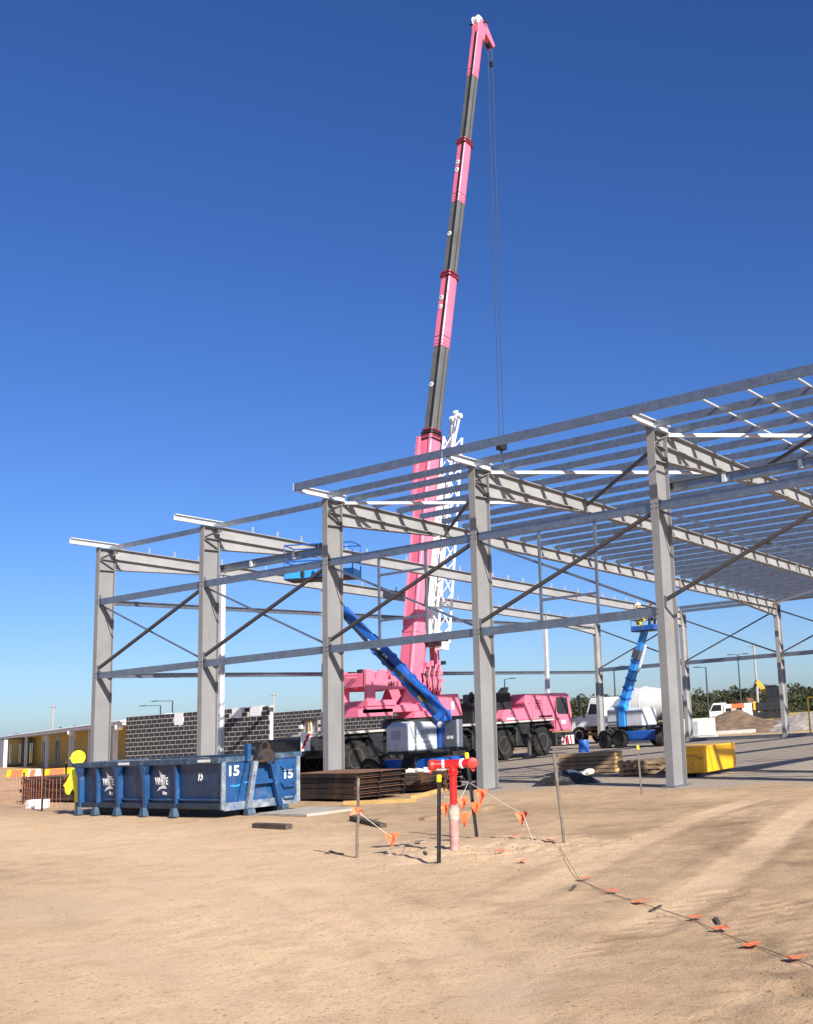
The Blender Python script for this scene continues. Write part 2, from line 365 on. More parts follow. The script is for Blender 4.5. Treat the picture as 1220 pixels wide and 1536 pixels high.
# scraped, loose soil at the right edge and the left edge
loose = 1.2*np.exp(-(((GX-31.25)/.42)**2+((GY+14.2)/.75)**2))+.5*np.exp(-(((GX-21.8)/.5)**2+((GY+14.6)/.4)**2))
H = H+loose*(.01+.12*fbm(GX, GY, 4.5, 55, 5)); damp = np.clip(np.maximum(damp, np.clip(loose*1.2, 0, 1)*np.clip(.5+3.4*fbm(GX, GY, 3.4, 61, 5), 0, 1)), 0, 1)
pale = np.clip(pale+mound*.6+np.exp(-(((GX-22.3)/1.2)**2+((GY+14.0)/1.0)**2))*.7+.8*np.exp(-(((GX-29.6)/.35)**2+((GY+14.9)/.5)**2)), 0, 1)
damp = damp*(1-.7*np.clip(mound*1.3, 0, 1))
grav = np.clip((GY+.55+fbm(GX, GY, .8, 70, 5)*4.5)/.9, 0, 1)*np.clip((31-GY)/2.5, 0, 1)*np.clip((GX+3)/2, 0, 1)
fieldm = np.clip((GY-.42*GX-58+fbm(GX, GY, .05, 90, 3)*18)/9, 0, 1)
H = H*near
ny, nx = GX.shape
gv = np.stack([GX.ravel(), GY.ravel(), H.ravel()], 1)
idx = np.arange(ny*nx).reshape(ny, nx)
gf = np.stack([idx[:-1, :-1].ravel(), idx[:-1, 1:].ravel(), idx[1:, 1:].ravel(), idx[1:, :-1].ravel()], 1)
gme = bpy.data.meshes.new('ground'); gme.from_pydata(gv.tolist(), [], gf.tolist())
gme.polygons.foreach_set('use_smooth', [True]*len(gme.polygons))
ca = gme.color_attributes.new('soil', 'FLOAT_COLOR', 'POINT')
ca.data.foreach_set('color', np.stack([damp.ravel(), pale.ravel(), grav.ravel(), fieldm.ravel()], 1).ravel())
m, nt, bs = nodes_of('dry_site_soil')
geo = nt.nodes.new('ShaderNodeNewGeometry').outputs['Position']
at = N(nt, 'ShaderNodeVertexColor', layer_name='soil'); sep = nt.nodes.new('ShaderNodeSeparateColor'); nt.links.new(at.outputs['Color'], sep.inputs['Color'])
n1 = noise(nt, geo, .35, 8, .6, .4); n2 = noise(nt, geo, 2.2, 8, .65, .5); n3 = noise(nt, geo, 22, 6, .7)
c = mixc(nt, ramp(nt, n1, ((.32, 0.0), (.66, 1.0))), (.70, .475, .275), (.79, .55, .33))
c = mixc(nt, ramp(nt, n2, ((.45, 0.0), (.78, .7))), c, (.46, .30, .18))
c = mixc(nt, ramp(nt, n3, ((.56, 0.0), (.68, .6))), c, (.33, .22, .13))
n4 = noise(nt, geo, 7.0, 8, .72, .8)
c = mixc(nt, ramp(nt, n4, ((.57, 0.0), (.68, .55))), c, (.38, .25, .15))
c = mixc(nt, ramp(nt, noise(nt, geo, 1.1, 9, .7, 1.0), ((.30, .5), (.46, 0.0))), c, (.66, .50, .34))
def specks(sc, lo, hi, keep, amt, col):
    global c
    v = nt.nodes.new('ShaderNodeTexVoronoi'); v.inputs['Scale'].default_value = sc; nt.links.new(geo, v.inputs['Vector'])
    d_ = ramp(nt, v.outputs['Distance'], ((lo, 1.0), (hi, 0.0)))
    sp = nt.nodes.new('ShaderNodeSeparateColor'); nt.links.new(v.outputs['Color'], sp.inputs['Color'])
    k_ = ramp(nt, sp.outputs['Red'], ((keep, 0.0), (keep+.02, amt)))
    mm = nt.nodes.new('ShaderNodeMath'); mm.operation = 'MULTIPLY'; nt.links.new(d_, mm.inputs[0]); nt.links.new(k_, mm.inputs[1])
    c = mixc(nt, mm.outputs[0], c, col)
specks(11, .10, .22, .88, .9, (.16, .108, .068)); specks(26, .16, .34, .84, .85, (.20, .135, .085)); specks(60, .22, .45, .78, .7, (.25, .17, .105)); specks(30, .14, .28, .91, .7, (.68, .58, .46))
c = mixc(nt, sep.outputs['Green'], c, (.60, .435, .28))
damf = nt.nodes.new('ShaderNodeMath'); damf.operation = 'MULTIPLY'; nt.links.new(sep.outputs['Red'], damf.inputs[0]); nt.links.new(ramp(nt, n2, ((.25, .55), (.7, 1.0))), damf.inputs[1])
c = mixc(nt, damf.outputs[0], c, (.23, .15, .086))
gr = mixc(nt, ramp(nt, noise(nt, geo, 28, 6, .75), ((.35, 0.0), (.65, 1.0))), (.20, .16, .12), (.49, .41, .32))
gr = mixc(nt, ramp(nt, n1, ((.4, 0.0), (.7, .6))), gr, (.42, .34, .26))
c = mixc(nt, sep.outputs['Blue'], c, gr)
fg = mixc(nt, ramp(nt, noise(nt, geo, .12, 6, .7), ((.35, 0.0), (.65, 1.0))), (.40, .27, .10), (.50, .36, .15))
c = mixc(nt, at.outputs['Alpha'], c, fg)
nt.links.new(c, bs.inputs['Base Color']); bs.inputs['Roughness'].default_value = .95; bs.inputs['Specular IOR Level'].default_value = .15
bm_h = nt.nodes.new('ShaderNodeMath'); bm_h.operation = 'ADD'; nt.links.new(n3, bm_h.inputs[0]); nt.links.new(noise(nt, geo, 70, 4, .7), bm_h.inputs[1])
bm_2 = nt.nodes.new('ShaderNodeMath'); bm_2.operation = 'MULTIPLY_ADD'; nt.links.new(n4, bm_2.inputs[0]); bm_2.inputs[1].default_value = 1.6; nt.links.new(bm_h.outputs[0], bm_2.inputs[2])
bump(nt, bs, bm_2.outputs[0], .5, .03)
ground = link('ground', gme, m); ground['kind'] = 'structure'
def gz(x, y):
    i = int(np.clip(np.searchsorted(ys, y), 1, ny-1)); j = int(np.clip(np.searchsorted(xs, x), 1, nx-1))
    return float(H[i-1:i+1, j-1:j+1].mean())

# ================================================================== steel portal frame
B = 5.3379; DEP = 27.8117; ZL = 3.774; ZU = 6.127
def rtop(y): return 7.90-.0535*(y-.6)
frame = thing('steel_shed_frame', 'unfinished grey steel portal frame shed with open galvanised roof purlins', 'building frame')
cleat = MB().box(-.04, -.004, 0, .04, .004, .2); cleat_me = None
PUR_Y = [0.0, .80]+[.80+.945*k for k in range(1, 29)]
for i in range(7):
    x0 = i*B; xc = x0+.1
    # front column
    c = MB().box(x0, 0, .03, x0+.2, .02, 7.90).box(x0, .53, .03, x0+.2, .55, 7.90).box(xc-.007, .02, .03, xc+.007, .53, 7.86)
    co = c.build('column', M['col'], frame)
    MB().box(x0-.06, -.08, 0, x0+.26, .63, .03).build('base_plate', M['galv'], co)
    for q in (MB().box(xc+.008, .021, 7.16, x0+.197, .529, 7.18), MB().box(xc+.008, .021, 7.84, x0+.197, .529, 7.86),
              MB().bar((xc+.05, .03, 7.56), (xc+.05, .52, 7.80), .08, .014), MB().bar((xc+.05, .03, 7.50), (xc+.05, .52, 7.22), .08, .014), MB().bar((xc+.05, .03, 7.53), (xc+.05, .52, 7.50), .08, .012)):
        q.build('stiffener', M['col'], co)
    # rafter with haunches at both ends
    d = .36; p0 = Vector((xc, .56, rtop(.56)-d/2)); p1 = Vector((xc, DEP-.42, rtop(DEP-.42)-d/2))
    ra = MB().ibeam(p0, p1, d, .23, .018, .010).build('rafter', M['raft'], frame)
    for ya, yb in ((.56, 4.4), (DEP-.42, DEP-4.2)):
        za, zb = rtop(ya)-d-.004, rtop(yb)-d-.004
        MB().prism([(ya, za), (yb, zb), (yb, zb-.02), (ya, za-.33)], xc-.005, xc+.005, 'x').bar((xc, ya, za-.34), (xc, yb, zb-.03), .22, .016).build('haunch', M['raft'], ra)
    for yy in (4.75, 9.4, 18.6, 23.2): MB().bar((xc, yy, rtop(yy)-d-.02), (xc, yy, rtop(yy)+.0), .19, .03, (0, 1, 0)).build('splice_plate', M['raft'], ra)
    for yy in PUR_Y[1:]:
        if cleat_me is None:
            o = cleat.build('purlin_cleat', M['galvl'], ra); cleat_me = o.data
        else: o = link('purlin_cleat', cleat_me, None, ra)
        o.location = (xc, yy+.05, rtop(yy)-.002)
    # eaves bracket that carries the fascia
    MB().cee((xc+.10, -1.0, 8.02), (xc+.10, .62, 7.955), .19, .07, .006, (1, 0, 0)).build('eaves_bracket', M['galvl'], frame)
    # back column
    bx = MB().box(x0, DEP-.42, .03, x0+.2, DEP-.40, 6.50).box(x0, DEP-.02, .03, x0+.2, DEP, 6.50).box(xc-.006, DEP-.40, .03, xc+.006, DEP-.02, 6.46).build('column', M['raft'], frame)
    MB().box(x0-.05, DEP-.5, 0, x0+.25, DEP+.06, .03).build('base_plate', M['galv'], bx)
def girt(x0, x1, y, z, h=.2):
    return MB().cee((x0, y, z), (x1, y, z), h, .07, .006, (0, 1, 0)).build('girt', M['galv'], frame)
for i in range(6):
    a, e = i*B+.112, (i+1)*B+.088
    if i != 4: girt(a, e, .07, ZL)
    girt(a, e, .07, ZU)
    # wall cross braces: one dark angle in front, one galvanised behind
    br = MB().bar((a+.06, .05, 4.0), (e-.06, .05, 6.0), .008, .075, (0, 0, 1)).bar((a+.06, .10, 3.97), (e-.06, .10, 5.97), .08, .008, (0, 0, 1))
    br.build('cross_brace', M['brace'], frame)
    MB().bar((a+.06, .17, 6.0), (e-.06, .17, 3.9), .008, .06, (0, 0, 1)).build('cross_brace', M['galv'], frame)
    MB().box(a-.002, .03, 3.88, a+.14, .045, 4.10).build('gusset_plate', M['galv'], frame)
    MB().box(e-.14, .03, 5.90, e, .045, 6.02).build('gusset_plate', M['galv'], frame)
    # roof cross braces (front and back panels)
    if i >= 2:
        MB().bar((e, .6, rtop(.6)-.16), (a, 4.86, rtop(4.86)-.14), .07, .07).build('roof_brace', M['brace'], frame)  # dark material paints in the shade on this diagonal
        MB().bar((a, .6, rtop(.6)-.05), (e, 4.86, rtop(4.86)-.05), .08, .08).build('roof_brace', M['galvl'], frame)
        MB().bar((a, DEP-.5, rtop(DEP)-.1), (e, DEP-4.6, rtop(DEP-4.6)-.1), .08, .08).build('roof_brace', M['galvl'], frame)
    # back wall
    MB().cee((a, DEP-.3, 3.88), (e, DEP-.3, 3.88), .2, .07, .006, (0, 1, 0)).build('girt', M['galv'], frame)
    MB().box(a, DEP-.36, 6.40, e, DEP-.30, 6.55).build('eaves_strut', M['galv'], frame)
    MB().box(a, DEP-.37, 6.58, e, DEP-.29, 6.74).build('eaves_strut', M['galv'], frame)
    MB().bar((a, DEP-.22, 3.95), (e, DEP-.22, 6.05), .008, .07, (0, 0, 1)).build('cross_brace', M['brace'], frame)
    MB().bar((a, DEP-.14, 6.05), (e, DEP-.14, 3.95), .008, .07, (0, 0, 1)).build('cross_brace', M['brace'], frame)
    MB().box(a+.12, DEP-.34, 0, e-.12, DEP-.12, .17).build('base_beam', M['galv'], frame)
# eaves strut on the two bays that carry no purlins yet
for i in range(2):
    MB().cee((i*B+.2, .30, 7.87), ((i+1)*B+.1, .30, 7.87), .15, .06, .006, (0, 1, 0)).build('eaves_strut', M['galv'], frame)
# deep strut beams in two bays
for i in (1, 4):
    a, e = i*B+.11, (i+1)*B+.09
    sb = MB().ibeam((a, .64, 6.61), (e, .64, 6.61), .22, .16, .012, .008).build('strut_beam', M['galv'], frame)
    for f in (.27, .62): MB().box(a+(e-a)*f, .57, 6.505, a+(e-a)*f+.09, .632, 6.715).build('stiffener', M['galvl'], sb)
# cleats with bolts where the girts meet the columns
cl_me = None
for i in range(6):
    for xx, s in ((i*B+.112, 1), ((i+1)*B+.088, -1)):
        for zz in ((ZL, ZU) if i != 4 else (ZU,)):
            if cl_me is None:
                o = MB().box(0, -.05, -.13, .012, .08, .22).box(.012, -.058, -.09, .10, -.052, .09).build('girt_cleat', M['galv'], frame); cl_me = o.data
                q = MB()
                for bz in (-.05, .05):
                    for bx_ in (.035, .075): q.tube((bx_, -.072, bz), (bx_, -.05, bz), .011, n=6)
                bt = q.build('bolts', M['rim'], o); bt_me = bt.data
            else: o = link('girt_cleat', cl_me, None, frame); link('bolts', bt_me, None, o)
            o.location = (xx, .062, zz); o.scale = (s, 1, 1)
# roof purlins, one piece for each bay
pme = None
for i in range(2, 6):
    for k, yy in enumerate(PUR_Y):
        z = rtop(yy)+.088 if k else 7.99
        if pme is None:
            o = MB().cee((0, 0, 0), (B-.012, 0, 0), .17, .065, .006, (0, 1, 0), .018).build('purlin', M['galv'], frame); pme = o.data
        else: o = link('purlin', pme, None, frame)
        o.location = (i*B+.11, yy, z)
    MB().cee((i*B+.105, -1.03, 8.085), ((i+1)*B+.095, -1.03, 8.085), .20, .075, .006, (0, 1, 0)).build('fascia_purlin', M['galv'], frame)
MB().box(2*B+.06, -1.035, 7.98, 2*B+.10, -.94, 8.19).build('fascia_end_plate', M['galvl'], frame)
for i in (4, 5):
    for xx in (.34, .545, .765):
        MB().bar((i*B+.1+xx*B*.98, -.95, 8.10), (i*B+.1+xx*B*.98, 5.6, rtop(5.6)+.12), .055, .03).build('purlin_bridging', M['galvl'], frame)
# window trimmers
for xa, xb, rails in ((12.72, 14.40, (5.56, 4.365)), (18.08, 19.72, (4.36,))):
    for xx in (xa, xb): MB().box(xx-.03, .085, ZL+.1, xx+.03, .135, ZU-.1).build('window_trimmer', M['galv'], frame)
    for zz in rails: MB().box(xa+.03, .09, zz-.03, xb-.03, .13, zz+.03).build('window_trimmer', M['galv'], frame)
# end wall posts and girts
for k in range(1, 6):
    yy = k*DEP/6; zt = rtop(yy)-.38
    e = MB().box(.02, yy-.09, .03, .20, yy-.075, zt).box(.02, yy+.075, .03, .20, yy+.09, zt).box(.105, yy-.075, .03, .115, yy+.075, zt).build('end_post', M['galvl'], frame)
    MB().box(-.05, yy-.15, 0, .27, yy+.15, .03).build('base_plate', M['galv'], e)
for z in (ZL, ZU):
    for k in range(6):
        ya, yb = k*DEP/6+(.56 if k == 0 else .1), (k+1)*DEP/6-(.45 if k == 5 else .1)
        MB().cee((.06, ya, z), (.06, yb, z), .16, .06, .006, (1, 0, 0)).build('girt', M['galv'], frame)

# ================================================================== mobile crane
CR = thing('mobile_crane', 'tall pink mobile crane with telescopic boom raised inside the shed frame', 'crane', (2.95, 11.0, 0))
CO = -Vector(CR.location)
def cb(mb, name, m, parent=None, **k):
    if parent is None: return mb.build(name, m, CR, loc=CO, **k)
    return mb.build(name, m, parent, **k)
PK = M['pink']; BK = M['blackm']
cb(MB().box(1.95, 5.2, .78, 3.95, 18.5, 1.42), 'chassis', BK, bevel=.02)
cb(MB().box(1.62, 6.2, 1.47, 4.30, 18.2, 1.545), 'deck', M['conc'])
for y0, y1, z0, z1 in ((5.9, 6.5, .75, 1.44), (7.6, 8.35, .6, 1.44), (9.7, 11.5, .55, 1.44), (13.05, 14.2, .55, 1.44), (15.75, 16.65, .5, 1.44)):
    cb(MB().box(1.7, y0, z0, 4.22, y1, z1), 'storage_box', BK, bevel=.03)
# rear outrigger box with striped board
rb = cb(MB().box(1.6, 4.75, .86, 4.30, 5.85, 1.36), 'outrigger_box', BK, bevel=.03)
st = cb(MB().box(4.305, 4.60, 1.0, 4.325, 4.98, 1.62), 'warning_board', M['white'], rb)
for k in range(3): cb(MB().add([(4.33, 4.61+.09*k, 1.02+.17*k), (4.33, 4.61+.09*k, 1.14+.17*k), (4.33, 4.79+.09*k, 1.30+.15*k), (4.33, 4.79+.09*k, 1.18+.15*k)], [(0, 1, 2, 3)]), 'red_stripe', M['red2'], st)
for yy in (5.3, 16.2):
    for sx in (-1, 1):
        x1 = 2.95+sx*(1.9 if yy < 8 else 1.55)
        leg = cb(MB().bar((2.95+sx*.9, yy, .86), (x1, yy, .86), .26, .26), 'outrigger_beam', BK)
        cb(MB().tube((x1, yy, .98), (x1, yy, .12), .085, n=10), 'outrigger_jack', M['rim'], leg)
        cb(MB().lathe((x1, yy, 0), (0, 0, 1), ((.30, .01), (.30, .09), (.12, .14))), 'outrigger_pad', BK, leg)
# wheels
def wheel(parent, c, r, w, axis, name='wheel', rimm=None, lugs=20, loc=None, out=1):
    c = Vector(c); ax = Vector(axis).normalized(); h = w/2
    t = MB().lathe(c, ax, ((r*.60, -h*.8), (r*.9, -h), (r*.985, -h*.75), (r, 0), (r*.985, h*.75), (r*.9, h), (r*.60, h*.8)), 28)
    a = ax.orthogonal().normalized(); b = ax.cross(a)
    for i in range(lugs):
        th = 2*math.pi*i/lugs
        d = a*math.cos(th)+b*math.sin(th); tg = -a*math.sin(th)+b*math.cos(th)
        for s in (-1, 1):
            t.bar(c+d*r*.995+ax*s*h*.08+tg*s*r*.03, c+d*r*.97+ax*s*h*.92+tg*s*r*.10, r*.10, r*.06, d)
    tyre = t.build(name, M['rubber'], parent, loc=loc, smooth=True)
    rm = rimm or M['rim']
    q = MB()
    for s in (-1, 1): q.lathe(c, ax*s, ((r*.595, h*.50), (r*.595, h*.82), (r*.50, h*.80), (r*.42, h*.45), (r*.22, h*.45), (r*.20, h*.75), (r*.08, h*.78)), 20)
    q.build('rim', rm, tyre, smooth=True)
    return tyre
for yy in (17.45, 14.95, 12.25, 9.0, 7.05):
    for sx in (-1, 1):
        wheel(CR, (2.95+sx*1.12, yy, .61), .615, .42, (1, 0, 0), loc=CO)
        cb(MB().prism([(yy-.75, 1.16), (yy-.5, 1.38), (yy+.5, 1.38), (yy+.75, 1.16), (yy+.75, 1.10), (yy+.5, 1.31), (yy-.5, 1.31), (yy-.75, 1.10)], 2.95+sx*.85, 2.95+sx*1.34, 'x'), 'mudguard', BK)
# carrier bodywork and driver cab
bw = cb(MB().prism([(14.72, 1.56), (18.28, 1.56), (18.28, 2.60), (16.36, 2.64), (16.20, 2.03), (15.0, 2.02)], 1.75, 4.27, 'x'), 'engine_cover', PK, bevel=.025, segs=2)
cb(MB().box(4.272, 17.2, 1.62, 4.285, 18.1, 1.70), 'grab_slot', BK, bw)
for yy in (15.55, 16.75, 17.45): cb(MB().box(4.271, yy, 1.60, 4.276, yy+.018, 2.0 if yy < 16 else 2.56), 'panel_seam', BK, bw)
for yy, zz in ((16.5, 2.2), (17.1, 2.2), (17.8, 1.9), (15.3, 1.85)): cb(MB().box(4.271, yy, zz, 4.288, yy+.10, zz+.035), 'latch', M['rim'], bw)
for k in range(6): cb(MB().box(4.272, 16.95, 1.98+.07*k, 4.280, 17.38, 2.01+.07*k), 'louvre', BK, bw)
cb(MB().box(4.272, 15.1, 1.60, 4.285, 15.7, 1.68), 'plate', M['lettw'], bw)
cabp = cb(MB().prism([(18.30, .98), (19.46, .98), (19.54, 1.70), (19.36, 2.56), (19.2, 2.62), (18.30, 2.64)], 1.85, 4.27, 'x'), 'driver_cab', PK, bevel=.04, segs=2)
cb(MB().prism([(18.42, 1.86), (18.55, 1.72), (19.28, 1.70), (19.30, 1.85), (19.20, 2.42), (18.42, 2.46)], 4.262, 4.280, 'x'), 'side_window', M['glass'], cabp)
cb(MB().add([(2.0, 19.555, 1.66), (4.1, 19.555, 1.66), (4.05, 19.395, 2.46), (2.05, 19.395, 2.46)], [(0, 1, 2, 3)]), 'windscreen', M['glass'], cabp)
for a_, b_ in (((18.36, 1.05), (18.36, 2.56)), ((19.32, 1.05), (19.34, 1.70)), ((18.36, 1.05), (19.32, 1.05))): cb(MB().bar((4.272, *a_), (4.272, *b_), .012, .016), 'door_seam', BK, cabp)
cb(MB().box(4.272, 18.42, 1.50, 4.300, 18.60, 1.54), 'door_handle', BK, cabp)
cb(MB().bar((4.30, 18.32, 1.1), (4.30, 18.32, 2.3), .025, .025), 'grab_rail', M['rim'], cabp)
for k in range(2): cb(MB().box(4.20, 18.45, .52+.22*k, 4.36, 18.85, .56+.22*k), 'cab_step', M['rim'], cabp)
mr = cb(MB().bar((4.30, 19.4, 2.4), (4.55, 19.75, 2.35), .03, .03).box(4.5, 19.68, 1.75, 4.62, 19.78, 2.35), 'mirror', BK, cabp)
cb(MB().box(4.275, 18.75, 1.30, 4.285, 19.05, 1.44), 'badge', M['lettw'], cabp)
bp = cb(MB().box(1.7, 18.35, .36, 4.26, 19.72, .92), 'bumper', BK, bevel=.04)
wb = cb(MB().box(4.262, 18.72, .40, 4.280, 19.60, .78), 'warning_board', M['white'], bp)
for k in range(4): cb(MB().add([(4.286, 18.73+.21*k, .41), (4.286, 18.84+.21*k, .41), (4.286, 18.94+.21*k if k < 2 else 18.74+.21*k, .77), (4.286, 18.83+.21*k if k < 2 else 18.63+.21*k, .77)], [(0, 1, 2, 3)]), 'red_stripe', M['red2'], wb)
eg = cb(MB().box(2.2, 13.5, 1.55, 3.9, 15.95, 2.35).box(2.4, 14.5, 2.35, 3.6, 16.2, 2.74).box(3.5, 13.7, 2.35, 3.8, 14.2, 2.55), 'engine_bay', BK, bevel=.04)
cb(MB().path([(3.6, 13.5, 2.3), (3.5, 13.8, 2.75), (3.3, 14.1, 2.78), (3.2, 14.3, 2.4)], .05, 8), 'hose', BK, eg)
cb(MB().prism([(16.0, 2.66), (16.45, 2.66), (16.55, 2.98), (16.4, 2.98)], 2.9, 3.2, 'x'), 'exhaust', BK, eg)
cb(MB().lathe((3.0, 15.2, 2.74), (0, 0, 1), ((.16, 0), (.2, .06), (.16, .14), (.05, .18))), 'beacon', M['white'], eg)
# superstructure
ss = cb(MB().lathe((2.95, 10.9, 1.55), (0, 0, 1), ((1.05, 0), (1.05, .28), (.95, .30), (.95, .36)), 32), 'slew_ring', BK)
sb = cb(MB().box(2.15, 7.80, 2.13, 3.75, 12.2, 2.40).box(2.15, 7.62, 2.02, 3.75, 9.3, 2.30), 'slew_platform', PK, bevel=.02)
cb(MB().box(2.1, 8.0, 2.40, 3.8, 9.4, 2.60), 'ballast_tray', PK, sb)
rf = cb(MB().prism([(8.06, 2.4), (8.50, 2.4), (8.50, 2.97), (10.2, 2.97), (10.2, 3.32), (8.5, 3.36), (8.42, 3.70), (8.06, 3.72)], 2.2, 2.34, 'x').prism([(8.06, 2.4), (8.50, 2.4), (8.50, 2.97), (10.2, 2.97), (10.2, 3.32), (8.5, 3.36), (8.42, 3.70), (8.06, 3.72)], 3.56, 3.70, 'x').box(2.34, 8.10, 3.1, 3.56, 8.3, 3.6), 'winch_frame', PK, bevel=.015)
cb(MB().box(2.3, 8.6, 3.0, 3.6, 10.2, 3.16), 'winch_bed', PK, rf)
for yy, rr in ((8.98, .30), (9.72, .30)):
    cb(MB().lathe((2.36, yy, 3.42), (1, 0, 0), ((rr, 0), (rr, .06), (rr*.72, .07), (rr*.72, 1.1), (rr, 1.11), (rr, 1.17)), 20), 'winch_drum', PK, rf, smooth=True)
for k in range(9):
    x, y = RND.uniform(2.4, 3.6), 8.3+k*.22
    cb(MB().box(x, y, 3.45+RND.uniform(0, .18), x+RND.uniform(.08, .22), y+.1, 3.66+RND.uniform(0, .2)), 'fitting', BK if k % 3 == 0 else PK, rf)
for z in (3.58, 3.46): cb(MB().tube((3.2, 8.05, z), (3.2, 7.55, z-.02), .03, n=8), 'rail', PK, rf)
text_mesh('684 0', .24, M['lettk'], 'lettering', rf, frame_m((3.716, 9.35, 3.18), (0, 1, 0), (0, 0, 1)), .003, 1.0, .004)
for xx in (2.38, 3.42):
    cb(MB().prism([(9.9, 2.4), (12.1, 2.4), (12.0, 2.9), (11.7, 3.85), (11.2, 4.0), (10.75, 3.55), (10.2, 3.0)], xx, xx+.10, 'x'), 'boom_bracket', PK, bevel=.01)
for k in range(14):
    y = RND.uniform(10.9, 12.0); z = RND.uniform(2.8, 3.9); x = RND.uniform(3.5, 3.64); s = RND.uniform(.06, .2)
    cb(MB().box(x, y, z, x+s*.8, y+s, z+s*RND.uniform(.6, 1.5)), 'hydraulic_fitting', PK if k % 4 else BK)
for k in range(7):
    y = 10.9+.14*k; cb(MB().path([(3.66, y, 2.5), (3.72, y+.12, 3.0+.1*(k % 3)), (3.66, y+.1, 3.5), (3.6, y+.3, 3.9)], .028, 6), 'hose', BK if k % 2 else PK)
ocab = cb(MB().prism([(11.0, 1.90), (12.86, 1.88), (12.62, 2.74), (11.02, 2.72)], 2.9, 3.92, 'x'), 'superstructure_cover', PK, bevel=.03, segs=2)
cb(MB().box(3.922, 12.22, 2.14, 3.934, 12.36, 2.44), 'white_decal', M['lettw'], ocab)
cb(MB().prism([(10.2, 1.9), (11.2, 1.9), (11.0, 2.13), (10.3, 2.13)], 3.0, 3.9, 'x'), 'lower_guard', PK)
# boom: octagonal telescopic sections
def bsec(p0, p1, w, h, w1=None, h1=None):
    p0 = Vector(p0); p1 = Vector(p1); d = (p1-p0).normalized(); nx_ = Vector((1, 0, 0)); nn = nx_.cross(d)   # nn: towards -y/up side
    if nn.y > 0: nn = -nn
    w1 = w1 or w; h1 = h1 or h; mb = MB(); vs = []
    for p, a, b in ((p0, w, h), (p1, w1, h1)):
        for u, v in ((-.5, .42), (-.42, .5), (.42, .5), (.5, .42), (.5, -.2), (.36, -.42), (.14, -.5), (-.14, -.5), (-.36, -.42), (-.5, -.2)):
            vs.append(p+nx_*u*a+nn*v*b)
    n = 10
    mb.add(vs, [(i, (i+1) % n, n+(i+1) % n, n+i) for i in range(n)]+[tuple(range(n-1, -1, -1)), tuple(range(n, 2*n))])
    return mb, d, nn
BP = [Vector((2.95, 11.08, 3.25)), Vector((2.95, 12.50, 13.30)), Vector((2.95, 13.84, 20.70)), Vector((2.95, 15.08, 27.52)), Vector((2.95, 16.20, 33.65))]
mb, d, nn = bsec(BP[0], BP[1], .74, .88, .64, .78)
b0 = cb(mb, 'boom_base_section', PK, bevel=.01)
L0 = (BP[1]-BP[0]).length
# reinforcing straps, edge flange and walkway strip on the base section
for f in (.03, .19, .45): 
    p = BP[0]+d*L0*f; mb2, _, _ = bsec(p, p+d*.10, .76, .90); cb(mb2, 'boom_strap', PK, b0)
cb(MB().bar(BP[0]+Vector((.30, 0, 0))+nn*.44, BP[1]+Vector((.28, 0, 0))+nn*.41, .05, .06), 'edge_flange', PK, b0)
cb(MB().bar(BP[0]+d*2.2+nn*.47+Vector((-.22, 0, 0)), BP[0]+d*9.6+nn*.44+Vector((-.22, 0, 0)), .03, .10), 'edge_flange', PK, b0)
cb(MB().bar(BP[0]+d*7.2+nn*.62+Vector((-.2, 0, 0)), BP[1]-d*.1+nn*.55+Vector((-.2, 0, 0)), .14, .12), 'hose_duct', PK, b0)
cb(MB().box(2.6, 11.35, 10.35, 2.85, 11.7, 10.6), 'duct_bracket', PK, b0)
cb(MB().bar(BP[0]+d*3.0+Vector((.362, 0, 0))-nn*.05, BP[0]+d*4.2+Vector((.358, 0, 0))-nn*.05, .012, .20, nn), 'dark_decal', BK, b0)
for k in range(4):
    p = BP[1]+d*(-.18+.14*k); mb2, _, _ = bsec(p, p+d*.07, .74-.04*k, .86-.05*k); cb(mb2, 'boom_collar', M['maroon'] if k % 2 else BK, b0)
dims = [(.50, .60), (.45, .54), (.40, .48)]
